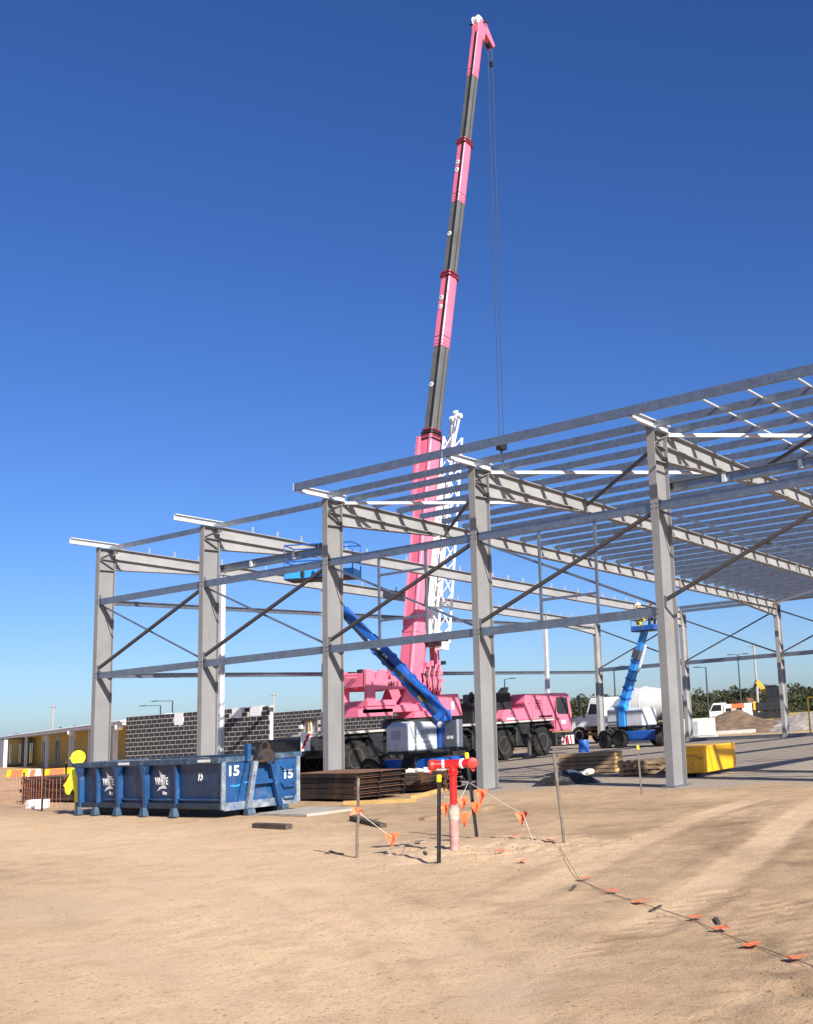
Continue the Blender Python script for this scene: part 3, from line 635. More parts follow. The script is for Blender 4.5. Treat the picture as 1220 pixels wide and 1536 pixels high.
for k in range(3):
    pa, pb = BP[k+1], BP[k+2]; w, h = dims[k]; dd = pb-pa; L = dd.length
    fg = (.545, .545, .60)[k]
    mb2, d, nn = bsec(pa, pa+dd*fg, w, h); bs_ = cb(mb2, 'boom_section', M['boomgrey'])
    f = fg
    for q in range(3):
        a0 = f+.004; a1 = a0+(.012, .016, .022)[q]; mb2, _, _ = bsec(pa+dd*a0, pa+dd*a1, w, h); cb(mb2, 'pink_band', PK, bs_)
        mb2, _, _ = bsec(pa+dd*f, pa+dd*a0, w-.01, h-.01); cb(mb2, 'dark_band', BK, bs_); f = a1
    mb2, _, _ = bsec(pa+dd*f, pa+dd*(f+.006), w-.01, h-.01); cb(mb2, 'dark_band', BK, bs_); f += .006
    mb2, _, _ = bsec(pa+dd*f, pb, w, h); cb(mb2, 'boom_head_end', PK, bs_)
    cb(MB().bar(pa+nn*(h/2+.012)+Vector((w*.30, 0, 0)), pb+nn*(h/2+.012)+Vector((w*.30, 0, 0)), .11, .03, nn), 'slide_rail', M['blackm'], bs_)
    cb(MB().bar(pa+Vector((w/2+.012, 0, 0))+nn*h*.08, pa+dd*fg+Vector((w/2+.012, 0, 0))+nn*h*.08, .02, .05, nn), 'hose', M['rim'], bs_)
    if k < 2:
        for kk in range(2):
            p = pb+d*(-.02+.16*kk); mb2, _, _ = bsec(p, p+d*.08, w+.14-.05*kk, h+.16-.05*kk); cb(mb2, 'boom_collar', M['maroon'], bs_)
    for fr in ((.31, .80, .86), (.31, .79, .85), ())[k]:
        p = pa+dd*fr+nn*(h/2)+Vector((-w*.16, 0, 0))
        ds = cb(MB().lathe(p, nn, ((.11, 0), (.11, .02), (.09, .03)), 16), 'locking_disc', M['white'], bs_)
        cb(MB().lathe(p, nn, ((.045, .031), (.045, .036)), 12), 'disc_hole', BK, ds)
# boom head
tip = BP[4]
hd = cb(MB().prism([(16.0, 33.5), (16.42, 33.4), (16.55, 33.9), (17.10, 33.42), (17.22, 33.55), (16.62, 34.42), (16.25, 34.5), (16.02, 34.1)], 2.74, 3.16, 'x'), 'boom_head', PK, bevel=.02)
for xx in (2.83, 3.0): cb(MB().lathe((xx, 17.02, 33.62), (1, 0, 0), ((.20, 0), (.17, .03), (.17, .06), (.20, .09)), 18), 'sheave', BK, hd)
cb(MB().lathe((2.80, 16.22, 34.42), (1, 0, 0), ((.25, 0), (.22, .03), (.22, .26), (.25, .29)), 18), 'top_sheave', M['white'], hd)
cb(MB().tube((2.55, 16.1, 34.3), (3.38, 16.5, 34.38), .045, n=8), 'head_pin', BK, hd)
cb(MB().tube((3.02, 17.03, 33.45), (3.02, 17.03, 32.62), .012, n=5).box(2.95, 16.97, 32.42, 3.09, 17.09, 32.66), 'limit_weight', M['hook'], hd)
for xx, dy in ((2.86, .10), (3.06, .18)): cb(MB().tube((xx, 16.90+dy, 33.6), (xx, 16.86+dy*.5, 14.1), .016, n=5), 'hoist_rope', M['rope'])
hk = cb(MB().prism([(16.72, 13.52), (17.08, 13.52), (17.12, 14.0), (17.0, 14.15), (16.8, 14.15), (16.68, 14.0)], 2.78, 3.14, 'x'), 'hook_block', M['hook'], bevel=.02)
cb(MB().tube((2.96, 16.9, 13.55), (2.96, 16.9, 13.3), .05, n=8).path([(2.96, 16.9, 13.3), (2.96, 17.02, 13.18), (2.96, 17.0, 13.02), (2.96, 16.88, 12.98), (2.96, 16.8, 13.08)], .035, 8), 'hook', M['hook'], hk)
# luffing cylinder
lc = cb(MB().tube((2.95, 12.45, 2.5), (2.95, 12.30, 5.4), .19, n=16), 'luffing_cylinder', PK, smooth=True)
cb(MB().tube((2.95, 12.30, 5.35), (2.95, 12.24, 6.4), .12, n=14), 'cylinder_rod', M['chrome'], lc, smooth=True)
cb(MB().box(2.70, 11.75, 6.2, 3.2, 12.4, 6.5), 'cylinder_lug', PK, lc)
# white lattice jib folded along the boom
jb0 = Vector((3.68, 11.72, 4.75)); jd = (BP[1]-BP[0]).normalized(); JL = 8.6
jn = Vector((1, 0, 0)).cross(jd); jn = jn if jn.y < 0 else -jn
J = cb(MB().bar(jb0+Vector((-.26, 0, 0))+jn*.10, jb0+jd*JL*.80+Vector((-.22, 0, 0))+jn*.10, .22, .42, jn), 'jib', M['white'])
tb = MB()
cor = [(-.30, .30), (.34, .30), (.34, -.34), (-.30, -.34)]
def jp(c, f): a = 1-.18*f; return jb0+jd*JL*f+Vector((c[0]*a, 0, 0))+jn*c[1]*a
for c_ in cor: cb(MB().tube(jp(c_, 0), jp(c_, 1), .05, n=7), 'jib_chord', M['white'], J)
for k in range(13):
    f0, f1 = k/13, (k+1)/13
    for i in range(4):
        a_, b_ = cor[i], cor[(i+1) % 4]
        if k % 2: a_, b_ = b_, a_
        cb(MB().tube(jp(a_, f0), jp(b_, f1), .030, n=5), 'jib_lacing', M['white'], J)
top = jb0+jd*JL
for dx, dy, h_ in ((-.34, .25, .95), (.14, -.05, 1.05), (.66, -.35, .75)):
    e = top+Vector((dx, dy, 0))+jd*h_; s0 = top+Vector((dx*.5, dy*.4, 0))
    cb(MB().tube(s0+Vector((-.12, 0, -.3)), e, .055, n=8).lathe(e-Vector((.07, 0, 0)), (1, 0, 0), ((.10, 0), (.10, .14)), 12), 'jib_fork', M['white'], J)
cb(MB().bar(top+jd*.7+Vector((-.30, .2, 0)), top+jd*.75+Vector((.1, -.04, 0)), .05, .05), 'jib_tie', M['white'], J)
cb(MB().bar(top+jd*.9+Vector((.10, -.04, 0)), top+jd*.5+Vector((.56, -.3, 0)), .05, .05), 'jib_tie', M['white'], J)
cb(MB().box(3.25, 11.5, 4.6, 4.1, 11.95, 4.95), 'jib_foot', BK, J)
cb(MB().box(3.75, 11.55, 4.45, 4.15, 11.9, 4.75), 'jib_foot', M['white'], J)

# ================================================================== boom lifts
def lift(root, parts):
    off = -Vector(root.location)
    def b(mb, name, m, parent=None, **k):
        return mb.build(name, m, root, loc=off, **k) if parent is None else mb.build(name, m, parent, **k)
    return b, off
def basket(b, c, ux, lx, ly, hrail, m, rm):
    """platform: tray, rails and posts; ux is the direction of the long side"""
    ux = Vector(ux).normalized(); uy = Vector((-ux.y, ux.x, 0)); c = Vector(c)
    P = lambda s, t, z: c+ux*s*lx/2+uy*t*ly/2+Vector((0, 0, z))
    fl = b(MB().add([P(-1, -1, 0), P(1, -1, 0), P(1, 1, 0), P(-1, 1, 0), P(-1, -1, .05), P(1, -1, .05), P(1, 1, .05), P(-1, 1, .05)], [(0, 3, 2, 1), (4, 5, 6, 7), (0, 1, 5, 4), (1, 2, 6, 5), (2, 3, 7, 6), (3, 0, 4, 7)]), 'basket', BK)
    ring = [(-1, -1), (1, -1), (1, 1), (-1, 1)]
    for i in range(4):
        q, r = ring[i], ring[(i+1) % 4]
        b(MB().bar(P(*q, .15), P(*r, .15), .02, .22), 'toe_board', m, fl)
        for z in (.55, hrail): b(MB().tube(P(*q, z), P(*r, z), .022, n=7), 'guard_rail', rm, fl)
    for s, t in ((-1, -1), (0, -1), (1, -1), (1, 1), (0, 1), (-1, 1)): b(MB().tube(P(s, t, .02), P(s, t, hrail), .02, n=7), 'rail_post', rm, fl)
    b(MB().box(*(P(.1, -.9, .75)-Vector((.18, .1, 0))), *(P(.1, -.9, 1.05)+Vector((.18, .1, 0)))), 'control_box', BK, fl)
    return fl
LB = M['liftblue']
L1 = thing('boom_lift', 'dark blue boom lift with silver cowl parked behind the stacked steel', 'boom lift', (11.4, 2.9, 0))
b, off = lift(L1, 0)
b(MB().box(10.35, 2.45, .34, 12.45, 3.95, .70).box(10.2, 2.45, .42, 10.45, 3.5, .64), 'chassis', LB, bevel=.03)
b(MB().lathe((11.35, 3.0, .70), (0, 0, 1), ((.55, 0), (.55, .14)), 24), 'turntable', BK)
b(MB().box(10.55, 2.42, .84, 12.2, 4.0, .92), 'turntable_deck', BK, bevel=.01)
cw = b(MB().prism([(2.38, .92), (3.62, .90), (3.62, 1.55), (3.40, 1.70), (2.62, 1.74), (2.38, 1.62)], 10.52, 11.34, 'x'), 'engine_cowl', M['liftgrey'], bevel=.06, segs=3)
for k in range(2): b(MB().box(11.335, 2.55, 1.04+.13*k, 11.355, 3.45, 1.11+.13*k), 'cowl_vent', M['lettw'] if k else M['white'], cw)
b(MB().box(10.75, 2.365, 1.25, 11.1, 2.385, 1.5), 'cowl_vent', M['lettg'], cw)
text_mesh('Genie', .26, M['lettg'], 'lettering', cw, frame_m((11.346, 3.02, 1.44), (0, 1, 0), (0, 0, 1)), .003, 1.0, .003)
text_mesh('45', .22, M['lettw'], 'lettering', cw, frame_m((10.97, 2.372, 1.36), (1, 0, 0), (0, 0, 1)), .003, 1.0, .002)
rs = b(MB().prism([(11.18, .92), (11.60, .92), (11.66, 1.5), (11.58, 2.0), (11.28, 2.04), (11.14, 1.5)], 3.64, 3.95, 'y'), 'boom_riser', LB, bevel=.02)
b(MB().lathe((11.42, 3.635, 1.60), (0, -1, 0), ((.09, 0), (.09, .015), (.06, .02)), 16), 'pivot_pin', M['white'], rs)
b(MB().box(11.36, 3.630, 1.76, 11.46, 3.637, 1.92), 'warning_label', M['white'], rs)
dc = b(MB().box(11.66, 3.55, .92, 12.12, 3.78, 1.70), 'counterweight_cowl', M['darkcowl'], bevel=.04, segs=2)
b(MB().box(12.13, 3.56, .95, 12.18, 3.76, 1.72), 'lit_edge', M['white'], dc)  # white strip paints in the cowl's sunlit right edge
text_mesh('GENIE', .12, M['lettw'], 'lettering', dc, frame_m((11.89, 3.54, 1.22), (1, 0, 0), (0, 0, 1)), .003, .8, .002)
pA = Vector((11.42, 3.70, 1.88)); pB = Vector((8.45, 2.72, 5.18)); bd = (pB-pA).normalized()
bm1 = b(MB().bar(pA-bd*.1, pA+bd*3.3, .30, .36), 'main_boom', LB, bevel=.015)
b(MB().bar(pA+bd*3.2, pB, .23, .28), 'telescopic_boom', LB, bm1)
b(MB().bar(pA+bd*1.2+Vector((-.06, -.12, .24)), pA+bd*2.6+Vector((-.06, -.12, .22)), .06, .06), 'boom_rail', LB, bm1)
for k in range(6): b(MB().bar(pA+bd*(.5+.45*k), pA+bd*(.62+.45*k), .33, .40), 'boom_clamp', LB, bm1)
bu = Vector((0, -1, 0)).cross(bd); 
text_mesh('S-45', .26, M['lettw'], 'lettering', bm1, frame_m(pA+bd*2.55+Vector((.02, -.172, 0)), -bd, (-bd).cross(Vector((0, 1, 0)))*1.0), .003, 1.0, .004)
b(MB().bar(pB-bd*.1, Vector((8.2, 2.6, 5.55)), .16, .20).bar((8.2, 2.6, 5.55), (8.0, 2.5, 6.1), .14, .16), 'jib', LB)
for k in range(3): b(MB().path([pA+Vector((.0, -.20-.03*k, .05)), pA+bd*.8+Vector((0, -.19, .16-.06*k)), pA+bd*1.8+Vector((0, -.19, .10-.06*k)), pA+bd*3.4+Vector((0, -.19, .02-.04*k)), pB+Vector((0, -.16, -.05))], .014, 6), 'hydraulic_hose', BK, bm1)
for f_, w_, h_ in ((.6, .22, .14), (1.5, .16, .10), (3.0, .2, .08)): b(MB().bar(pA+bd*f_+Vector((0, -.160, 0)), pA+bd*(f_+w_)+Vector((0, -.160, 0)), .012, h_), 'warning_label', M['ycap'] if f_ < 1 else M['lettw'], bm1)
basket(b, (8.0, 2.35, 6.12), (.84, .51, 0), 2.05, .85, 1.05, M['skyblue'], M['liftblue'])
for c_, ax in (((10.22, 2.12, .39), (0, 1, 0)), ((11.6, 2.25, .39), (1, .45, 0)), ((10.3, 3.9, .39), (0, 1, 0)), ((12.4, 3.9, .39), (0, 1, 0))):
    wheel(L1, c_, .40, .30, ax, loc=off, lugs=22)
L2 = thing('boom_lift', 'bright blue boom lift with raised arm in front of the white mixer truck', 'boom lift', (5.2, 23.4, 0))
b, off = lift(L2, 0)
SB = M['skyblue']
b(MB().box(4.6, 22.9, .30, 6.55, 24.2, .74), 'chassis', LB, bevel=.03)
b(MB().lathe((5.2, 23.5, .74), (0, 0, 1), ((.5, 0), (.5, .2)), 20), 'turntable', BK)
b(MB().prism([(22.95, .96), (24.2, .96), (24.2, 1.7), (23.9, 1.9), (23.2, 1.92), (22.95, 1.75)], 3.75, 4.42, 'x'), 'engine_cowl', M['liftgrey'], bevel=.05, segs=2)
rc = b(MB().prism([(22.95, .96), (24.2, .96), (24.2, 1.65), (23.9, 1.80), (23.2, 1.82), (22.95, 1.65)], 4.82, 5.75, 'x'), 'counterweight_cowl', M['liftgrey'], bevel=.05, segs=2)
for k in range(2): b(MB().box(3.8, 22.93, 1.05+.12*k, 4.38, 22.95, 1.10+.12*k), 'cowl_vent', M['darkcowl'])
b(MB().box(4.44, 22.88, .96, 4.80, 23.3, 2.02), 'boom_riser', SB, bevel=.02)
qA = Vector((4.62, 23.1, 1.95)); qB = Vector((6.05, 23.0, 5.15)); qd = (qB-qA).normalized()
m2 = b(MB().bar(qA-qd*.15, qA+qd*2.2, .34, .34), 'main_boom', SB, bevel=.015)
b(MB().bar(qA+qd*2.1, qB+qd*.35, .25, .26), 'telescopic_boom', SB, m2)
for k in range(5): b(MB().bar(qA+qd*(.35+.45*k), qA+qd*(.43+.45*k), .40, .40), 'boom_clamp', LB, m2)
b(MB().bar(qA+qd*2.3, qA+qd*2.75, .40, .40), 'boom_shroud', M['darkcowl'], m2)
b(MB().bar(qA+qd*1.7+Vector((.28, 0, -.05)), qA+qd*3.0+Vector((.26, 0, -.05)), .09, .09), 'hose_track', M['white'], m2)
basket(b, (6.25, 23.0, 5.28), (1, 0, 0), 1.25, .8, 1.05, M['liftblue'], M['darkcowl'])
for c_ in ((3.72, 22.8, .42), (4.6, 22.75, .42), (6.75, 22.8, .42), (5.6, 24.4, .42)): wheel(L2, c_, .42, .32, (.35, 1, 0) if c_[0] < 4 else (1, .4, 0) if c_[0] > 6.5 else (.2, 1, 0), loc=off, lugs=20)

# ---- people working in the far basket and near basket
def person(name, label, pts_scale, loc, rz, vest, arms, crouch=True, group=None):
    """one continuous skinned body; arms: two (elbow, hand) pairs in local coords"""
    root = thing(name, label, 'person', loc, rz, group)
    j = {'pel': (0, 0, .95), 'abd': (0, 0, 1.12), 'che': (0, -.01, 1.36), 'nek': (0, 0, 1.52), 'hd0': (0, .02, 1.60), 'hd1': (0, .03, 1.72),
         'hL': (.10, 0, .90), 'kL': (.11, .03, .50), 'aL': (.12, -.02, .09), 'tL': (.13, .14, .04), 'hR': (-.10, 0, .90), 'kR': (-.11, .03, .50), 'aR': (-.12, -.02, .09), 'tR': (-.13, .14, .04),
         'sL': (.19, 0, 1.43), 'eL': arms[0][0], 'wL': arms[0][1], 'sR': (-.19, 0, 1.43), 'eR': arms[1][0], 'wR': arms[1][1]}
    if crouch:
        j.update({'pel': (0, -.12, .55), 'abd': (0, -.08, .70), 'che': (0, .04, .90), 'nek': (0, .10, 1.03), 'hd0': (0, .13, 1.10), 'hd1': (0, .15, 1.21), 'hL': (.10, -.12, .52), 'kL': (.13, .24, .46), 'hR': (-.10, -.12, .52), 'kR': (-.13, .24, .46), 'sL': (.19, .05, .97), 'sR': (-.19, .05, .97)})
    rd = {'pel': .15, 'abd': .145, 'che': .165, 'nek': .06, 'hd0': .085, 'hd1': .095, 'hL': .10, 'kL': .07, 'aL': .05, 'tL': .04, 'hR': .10, 'kR': .07, 'aR': .05, 'tR': .04,
          'sL': .075, 'eL': .05, 'wL': .035, 'sR': .075, 'eR': .05, 'wR': .035}
    ed = ['pel-abd', 'abd-che', 'che-nek', 'nek-hd0', 'hd0-hd1', 'pel-hL', 'hL-kL', 'kL-aL', 'aL-tL', 'pel-hR', 'hR-kR', 'kR-aR', 'aR-tR', 'che-sL', 'sL-eL', 'eL-wL', 'che-sR', 'sR-eR', 'eR-wR']
    ks = list(j); me = bpy.data.meshes.new('body'); me.from_pydata([j[k] for k in ks], [(ks.index(e.split('-')[0]), ks.index(e.split('-')[1])) for e in ed], [])
    o = link('body', me, vest, root)
    o.modifiers.new('skin', 'SKIN'); sd = o.modifiers.new('sub', 'SUBSURF'); sd.levels = sd.render_levels = 1
    for i, k in enumerate(ks):
        o.data.skin_vertices[0].data[i].radius = (rd[k], rd[k]*.8 if k in ('pel', 'abd', 'che') else rd[k]); o.data.skin_vertices[0].data[i].use_root = (k == 'pel')
    dz = -.51 if crouch else 0; dy = .12 if crouch else 0
    MB().lathe((0, .03+dy, 1.70+dz), (0, 0, 1), ((.135, 0), (.125, .05), (.09, .11), (.02, .14)), 16).box(-.09, .10+dy, 1.695+dz, .09, .24+dy, 1.715+dz).build('hard_hat', M['white'], root, smooth=True)
    MB().lathe((0, .045+dy, 1.585+dz), (0, 0, 1), ((.05, -.03), (.085, .0), (.092, .06), (.085, .10)), 12).build('face', M['skin'], root, smooth=True)
    return root
person('person', 'worker in yellow hi vis shirt crouching in the far lift basket', 1, (5.98, 23.0, 5.33), 2.6, M['hivis'], (((.30, .20, .78), (.20, .40, .84)), ((-.30, .18, .76), (-.18, .40, .70))))
person('person', 'worker in dark navy clothing crouching in the far lift basket', 1, (6.5, 23.05, 5.33), -2.5, M['navy'], (((.30, .20, .80), (.20, .42, .90)), ((-.30, .18, .76), (-.18, .40, .70))))
for dx, dy, s in ((-.55, -.3, .3), (.15, -.1, .36), (.5, .2, .32)):
    o = MB().box(-s*.6, -s*.4, 0, s*.6, s*.4, s*.6).box(-s*.4, -.02, s*.62, s*.4, .02, s*.72).build('tool_box', BK, None, bevel=.02, loc=(8.0+dx*.84-dy*.51, 2.35+dx*.51+dy*.84, 6.18))
    tag(o, 'dark tool box standing in the near blue lift basket', 'tool box', 'tool boxes in the near basket')

# ================================================================== blue hook bin
HB = thing('skip_bin', 'long dark blue hook lift skip bin lettered 15 standing on the dirt', 'skip bin', (14.2, -5.70, 0), rad(-7.0))
L, Wd, H0, H1 = 6.55, 1.78, .24, 1.16
BB, BD, BS = M['binblue'], M['bindrk'], M['bindent']
MB().box(-L+.05, .04, H0-.04, -.05, Wd-.04, H0).build('floor', BB, HB)
w1 = MB().prism([(-.0, 1.10), (.05, 1.10), (.11, H0-.03), (.06, H0-.03)], -L+.03, -.03, 'x').build('near_side', M['binshade'], HB)
MB().prism([(Wd, 1.10), (Wd-.05, 1.10), (Wd-.11, H0-.03), (Wd-.06, H0-.03)], -L+.03, -.03, 'x').build('far_side', BB, HB)
MB().box(-L, .03, H0-.05, -L+.05, Wd-.03, 1.10).build('tailgate', BB, HB)
fe = MB().box(-.05, .03, H0-.05, 0, Wd-.03, 1.10).build('front_end', BB, HB)
for q, n in ((MB().box(-L-.04, -.08, 1.10, .03, .05, 1.22), 0), (MB().box(-L-.04, Wd-.05, 1.10, .03, Wd+.08, 1.22), 0), (MB().box(-L-.04, .05, 1.10, -L+.07, Wd-.05, 1.22), 0), (MB().box(-.08, .05, 1.10, .03, Wd-.05, 1.22), 0)):
    q.build('top_rail', M['binrim'], HB, bevel=.012)
MB().box(-L, -.03, .18, .0, .07, .30).build('bottom_rail', BD, HB, bevel=.01)
MB().box(-L+1.4, -.012, .36, -.1, .03, .39).build('tie_rail', BB, HB)
for xx, wide in ((-6.28, 1), (-5.42, 0), (-4.35, 1), (-3.10, 1), (-1.78, 0)):
    rb_ = MB().prism([(-.10 if wide else -.06, 1.08), (.02, 1.08), (.05, .2), (-.06 if wide else -.03, .2)], xx-(.07 if wide else .045), xx+(.07 if wide else .045), 'x').build('rib', BB, HB, bevel=.008)
    MB().add([(xx-.06, -.105, .20), (xx+.06, -.105, .20), (xx+.12, -.13, .02), (xx-.10, -.13, .02), (xx-.06, -.02, .20), (xx+.06, -.02, .20), (xx+.12, 0, .02), (xx-.10, 0, .02)],
             [(0, 1, 2, 3), (7, 6, 5, 4), (0, 4, 5, 1), (1, 5, 6, 2), (2, 6, 7, 3), (3, 7, 4, 0)]).build('rib_foot', M['binrim'], rb_)
    if wide: MB().prism([(xx-.22, 1.10), (xx+.22, 1.10), (xx+.07, .90), (xx-.07, .90)], -.09, -.02, 'y').build('rib_gusset', BB, rb_)
for yy in (.40, Wd-.5): MB().box(-L+.2, yy, .0, -.15, yy+.10, .20).build('runner', BD, HB)
MB().prism([(-.0, .14), (.0, .28), (.05, .30), (.05, .14)], .05, Wd-.05, 'y').build('front_sill', BS, HB)
for yy in (-.01, Wd-.07): MB().box(-.01, yy, .16, .05, yy+.09, 1.12).build('corner_post', BS, HB, bevel=.01)
for ya, yb in ((.52, .66), (1.30, 1.02)):
    MB().bar((.10, ya, .02), (.16, yb, 1.10), .10, .13, (1, 0, 0)).build('hook_frame_leg', BB if ya > 1 else BS, HB, bevel=.01)
    MB().lathe((.18, ya-.07, .06), (0, 1, 0), ((.10, 0), (.10, .16)), 14).build('roller', M['binrim'], HB)
MB().box(.06, .62, .62, .14, 1.22, .70).build('cross_member', BB, HB)
MB().bar((.02, .36, .25), (.06, .54, 1.08), .06, .05, (1, 0, 0)).build('brace_strip', BB, HB)
MB().prism([(.66, 1.06), (1.06, 1.04), (1.10, 1.22), (.98, 1.34), (.78, 1.32), (.68, 1.20)], .04, .22, 'x').build('hook_housing', M['drust'], HB, bevel=.02)
for k in range(7):
    y, z, s_ = RND.uniform(.6, 1.12), RND.uniform(1.0, 1.36), RND.uniform(.05, .11)
    MB().bar((.03+.03*k, y, z), (.10+.03*k, y+RND.uniform(-.14, .14), z+RND.uniform(-.12, .12)), s_, s_*.8).build('hook_linkage', M['bindrk'] if k % 3 else M['drust'], HB, bevel=.008)
MB().path([(.14, .78, 1.28), (.16, .80, 1.44), (.16, .90, 1.49), (.15, .97, 1.40), (.14, .98, 1.28)], .035, 8).build('lifting_hook', M['drust'], HB)
MB().box(.0, .50, 1.10, .14, .58, 1.46).build('latch_arm', BB, HB)
for z in (.95, .60, .34):
    MB().path([(.02, 1.36, z), (.09, 1.40, z-.08), (.09, 1.62, z-.08), (.02, 1.66, z)], .018, 6).build('step_rung', BB, HB)
for s_, o_ in ((.28, (.008, .26, .92)), (.26, (.008, 1.52, .76))): text_mesh('15', s_, M['lettw'], 'lettering', HB, frame_m(o_, (0, 1, 0), (0, 0, 1)), .004, 1.0, .008)
text_mesh('15', .26, M['lettw'], 'lettering', HB, frame_m((-.85, .010, .84), (1, 0, 0), (0, 0.08, 1)), .004, .8, .008)
for xx in (-4.98, -2.50):
    lg = text_mesh('WHITE', .22, M['lettw'], 'lettering', HB, frame_m((xx, .020, .75), (1, 0, 0), (0, -.067, 1)), .004, .80, .005)
    # the sweeping bird-like mark above and below the word, and the small word under it
    for pts_ in (((-.10, 1.00), (.06, .90), (.22, .88), (.10, .83), (-.02, .84)), ((.06, .68), (.16, .66), (.24, .60), (.0, .60), (-.22, .54), (-.10, .63), (.02, .66))):
        MB().add([(xx+a, -.006+(1.10-z)*.067, z) for a, z in pts_], [tuple(range(len(pts_)))]).build('bird_mark', M['lettw'], HB)
    text_mesh('bins', .10, M['lettw'], 'lettering', HB, frame_m((xx+.12, .035, .50), (1, 0, 0), (0, -.08, 1)), .004, 1.0, .003)
for xx in (-4.05, -.55): MB().box(xx-.25, -.086, 1.135, xx+.25, -.081, 1.19).build('worn_label', M['lettw'], HB)
MB().add([(.004, .20, .62), (.004, .35, .60), (.004, .50, .655), (.004, .68, .66), (.004, .68, .69), (.004, .50, .69), (.004, .35, .635), (.004, .20, .65)], [tuple(range(8))]).build('paint_scrape', M['skyblue'], HB)
for k, (x, l) in enumerate(((-5.9, 1.5), (-3.9, 1.6), (-2.0, 1.7))):
    MB().box(-l/2, -.06, 0, l/2, .06, .05).build('rubbish_board', M['woodn'] if k == 1 else M['wood'], HB, loc=(x, .16+.05*k, 1.17)).rotation_euler = (0, 0, .03*k)

# ================================================================== yellow figure cut-out sign
CUT = thing('cutout_sign', 'flat bright yellow figure shaped warning sign beside the blue bin', 'sign', (7.50, -4.78, 0), rad(42))
out = [(-.045, .0), (-.05, .52), (-.10, .62), (-.17, .48), (-.24, .50), (-.27, .66), (-.31, .70), (-.25, .78), (-.17, .95), (-.13, 1.08), (-.07, 1.14)]
hc, hr = (0, 1.345), .165
head = [(hc[0]+hr*math.sin(rad(a)), hc[1]-hr*math.cos(rad(a))*1.05) for a in range(-25, -336, -15)]
head = [(-.07, 1.19)]+[(-hr*math.sin(rad(a)), hc[1]-hr*1.03*math.cos(rad(a))) for a in range(35, 330, 15)]+[(.07, 1.19)]
head.insert(5, (-.20, 1.35))
fig = out+head+[(-x, z) for x, z in out[::-1]]
MB().prism(fig, -.012, .012, 'y').build('figure_panel', M['yellow'], CUT)
MB().box(-.03, .016, 0, .03, .05, .62).build('support_stake', M['woodn'], CUT)

# ================================================================== fire hydrant riser
HY = thing('hydrant_riser', 'red twin outlet hydrant standpipe with pink wrapped lower pipe', 'hydrant', (24.40, -9.85, gz(24.4, -9.85)-.02))
MB().tube((0, 0, .58), (0, 0, .95), .047, n=20).build('pipe', M['red'], HY, smooth=True)
MB().lathe((0, 0, 0), (0, 0, 1), [(.060+.004*math.sin(k*2.1), .02+.029*k) for k in range(20)], 18).build('wrapped_pipe', M['tape'], HY, smooth=True)
MB().lathe((0, 0, .44), (0, 0, 1), ((.066, -.05), (.072, -.01), (.070, .06), (.062, .10)), 16).build('tape_wrap', M['tapew'], HY, smooth=True)
MB().lathe((0, 0, .93), (0, 0, 1), ((.058, 0), (.064, .01), (.064, .03), (.052, .04), (.062, .05), (.060, .07)), 18).build('flange', M['red'], HY, smooth=True)
th = rad(28)
def hyp(s, z=1.07, f=0.0): return Vector((math.cos(th)*s+math.sin(th)*f, math.sin(th)*s-math.cos(th)*f, z))
MB().tube(hyp(-.13), hyp(.13), .056, n=18).tube((0, 0, .99), (0, 0, 1.07), .054, n=18).build('tee', M['red'], HY, smooth=True)
for s in (-1, 1):
    ax = (hyp(s*.30, 1.07, .055)-hyp(s*.13)).normalized()
    cl_ = MB().lathe(hyp(s*.115), ax, ((.057, -.006), (.063, .0), (.063, .02), (.057, .028)), 18).build('collar', M['white'], HY, smooth=True)
    MB().lathe(hyp(s*.14), ax, ((.050, 0), (.052, .09)), 16).build('valve', M['red'], HY, smooth=True)
    ca2 = Vector((math.cos(th)*s*.35+math.sin(th)*.9, math.sin(th)*s*.35-math.cos(th)*.9, 0)) if s > 0 else Vector((math.cos(th)*s*.8+math.sin(th)*.5, math.sin(th)*s*.8-math.cos(th)*.5, 0))
    MB().lathe(hyp(s*.255, 1.07, .02), ca2, ((.060, -.05), (.067, -.04), (.068, .025), (.062, .045), (.045, .05)), 20).build('outlet_cap', M['redcap'], HY, smooth=True)
    MB().path([hyp(s*.255, 1.00, .06), hyp(s*.27, .97, .05), hyp(s*.29, .99, .04)], .008, 6).build('cap_strap', M['redcap'], HY)

# ================================================================== stakes and bunting
def star_picket(label, x, y, h, lean=(0, 0), cap=True, m=None, group=None, r=.018, name='star_picket'):
    z = gz(x, y)
    t = thing(name, label, 'stake', (x, y, z-.03), 0, group)
    m = m or M['picket']; e = Vector((lean[0], lean[1], h))
    if name == 'star_picket':
        q = MB()
        for k in range(3):
            a = k*2.094+.4; o = Vector((math.cos(a), math.sin(a), 0))*r*.7
            q.bar(o, o+e, r*1.5, .006, Vector((-math.sin(a), math.cos(a), 0)))
        q.build('post', m, t)
    else:
        q = MB(); n = 6; pts = [e*(k/n)+Vector((RND.uniform(-1, 1), RND.uniform(-1, 1), 0))*(.008 if 0 < k < n else 0) for k in range(n+1)]
        for a_, b_ in zip(pts[:-1], pts[1:]): q.tube(a_, b_, r*RND.uniform(.9, 1.1), r*RND.uniform(.85, 1.0), n=7)
        q.build('post', m, t, smooth=True)
    if cap: MB().lathe(e*.955, e, ((.028, 0), (.030, .01), (.030, .075), (.022, .085)), 10).build('safety_cap', M['ycap'], t, smooth=True)
    return t
star_picket('weathered timber stake with red tape left of the hydrant', 23.14, -10.29, 1.02, (.02, .02), False, M['stakew'], r=.019, name='timber_stake')
star_picket('black star picket with yellow cap in front of the hydrant', 24.85, -10.61, 1.00, (.015, .02))
star_picket('leaning black star picket with yellow cap just behind the hydrant', 23.42, -8.34, 1.17, (-.13, -.02))
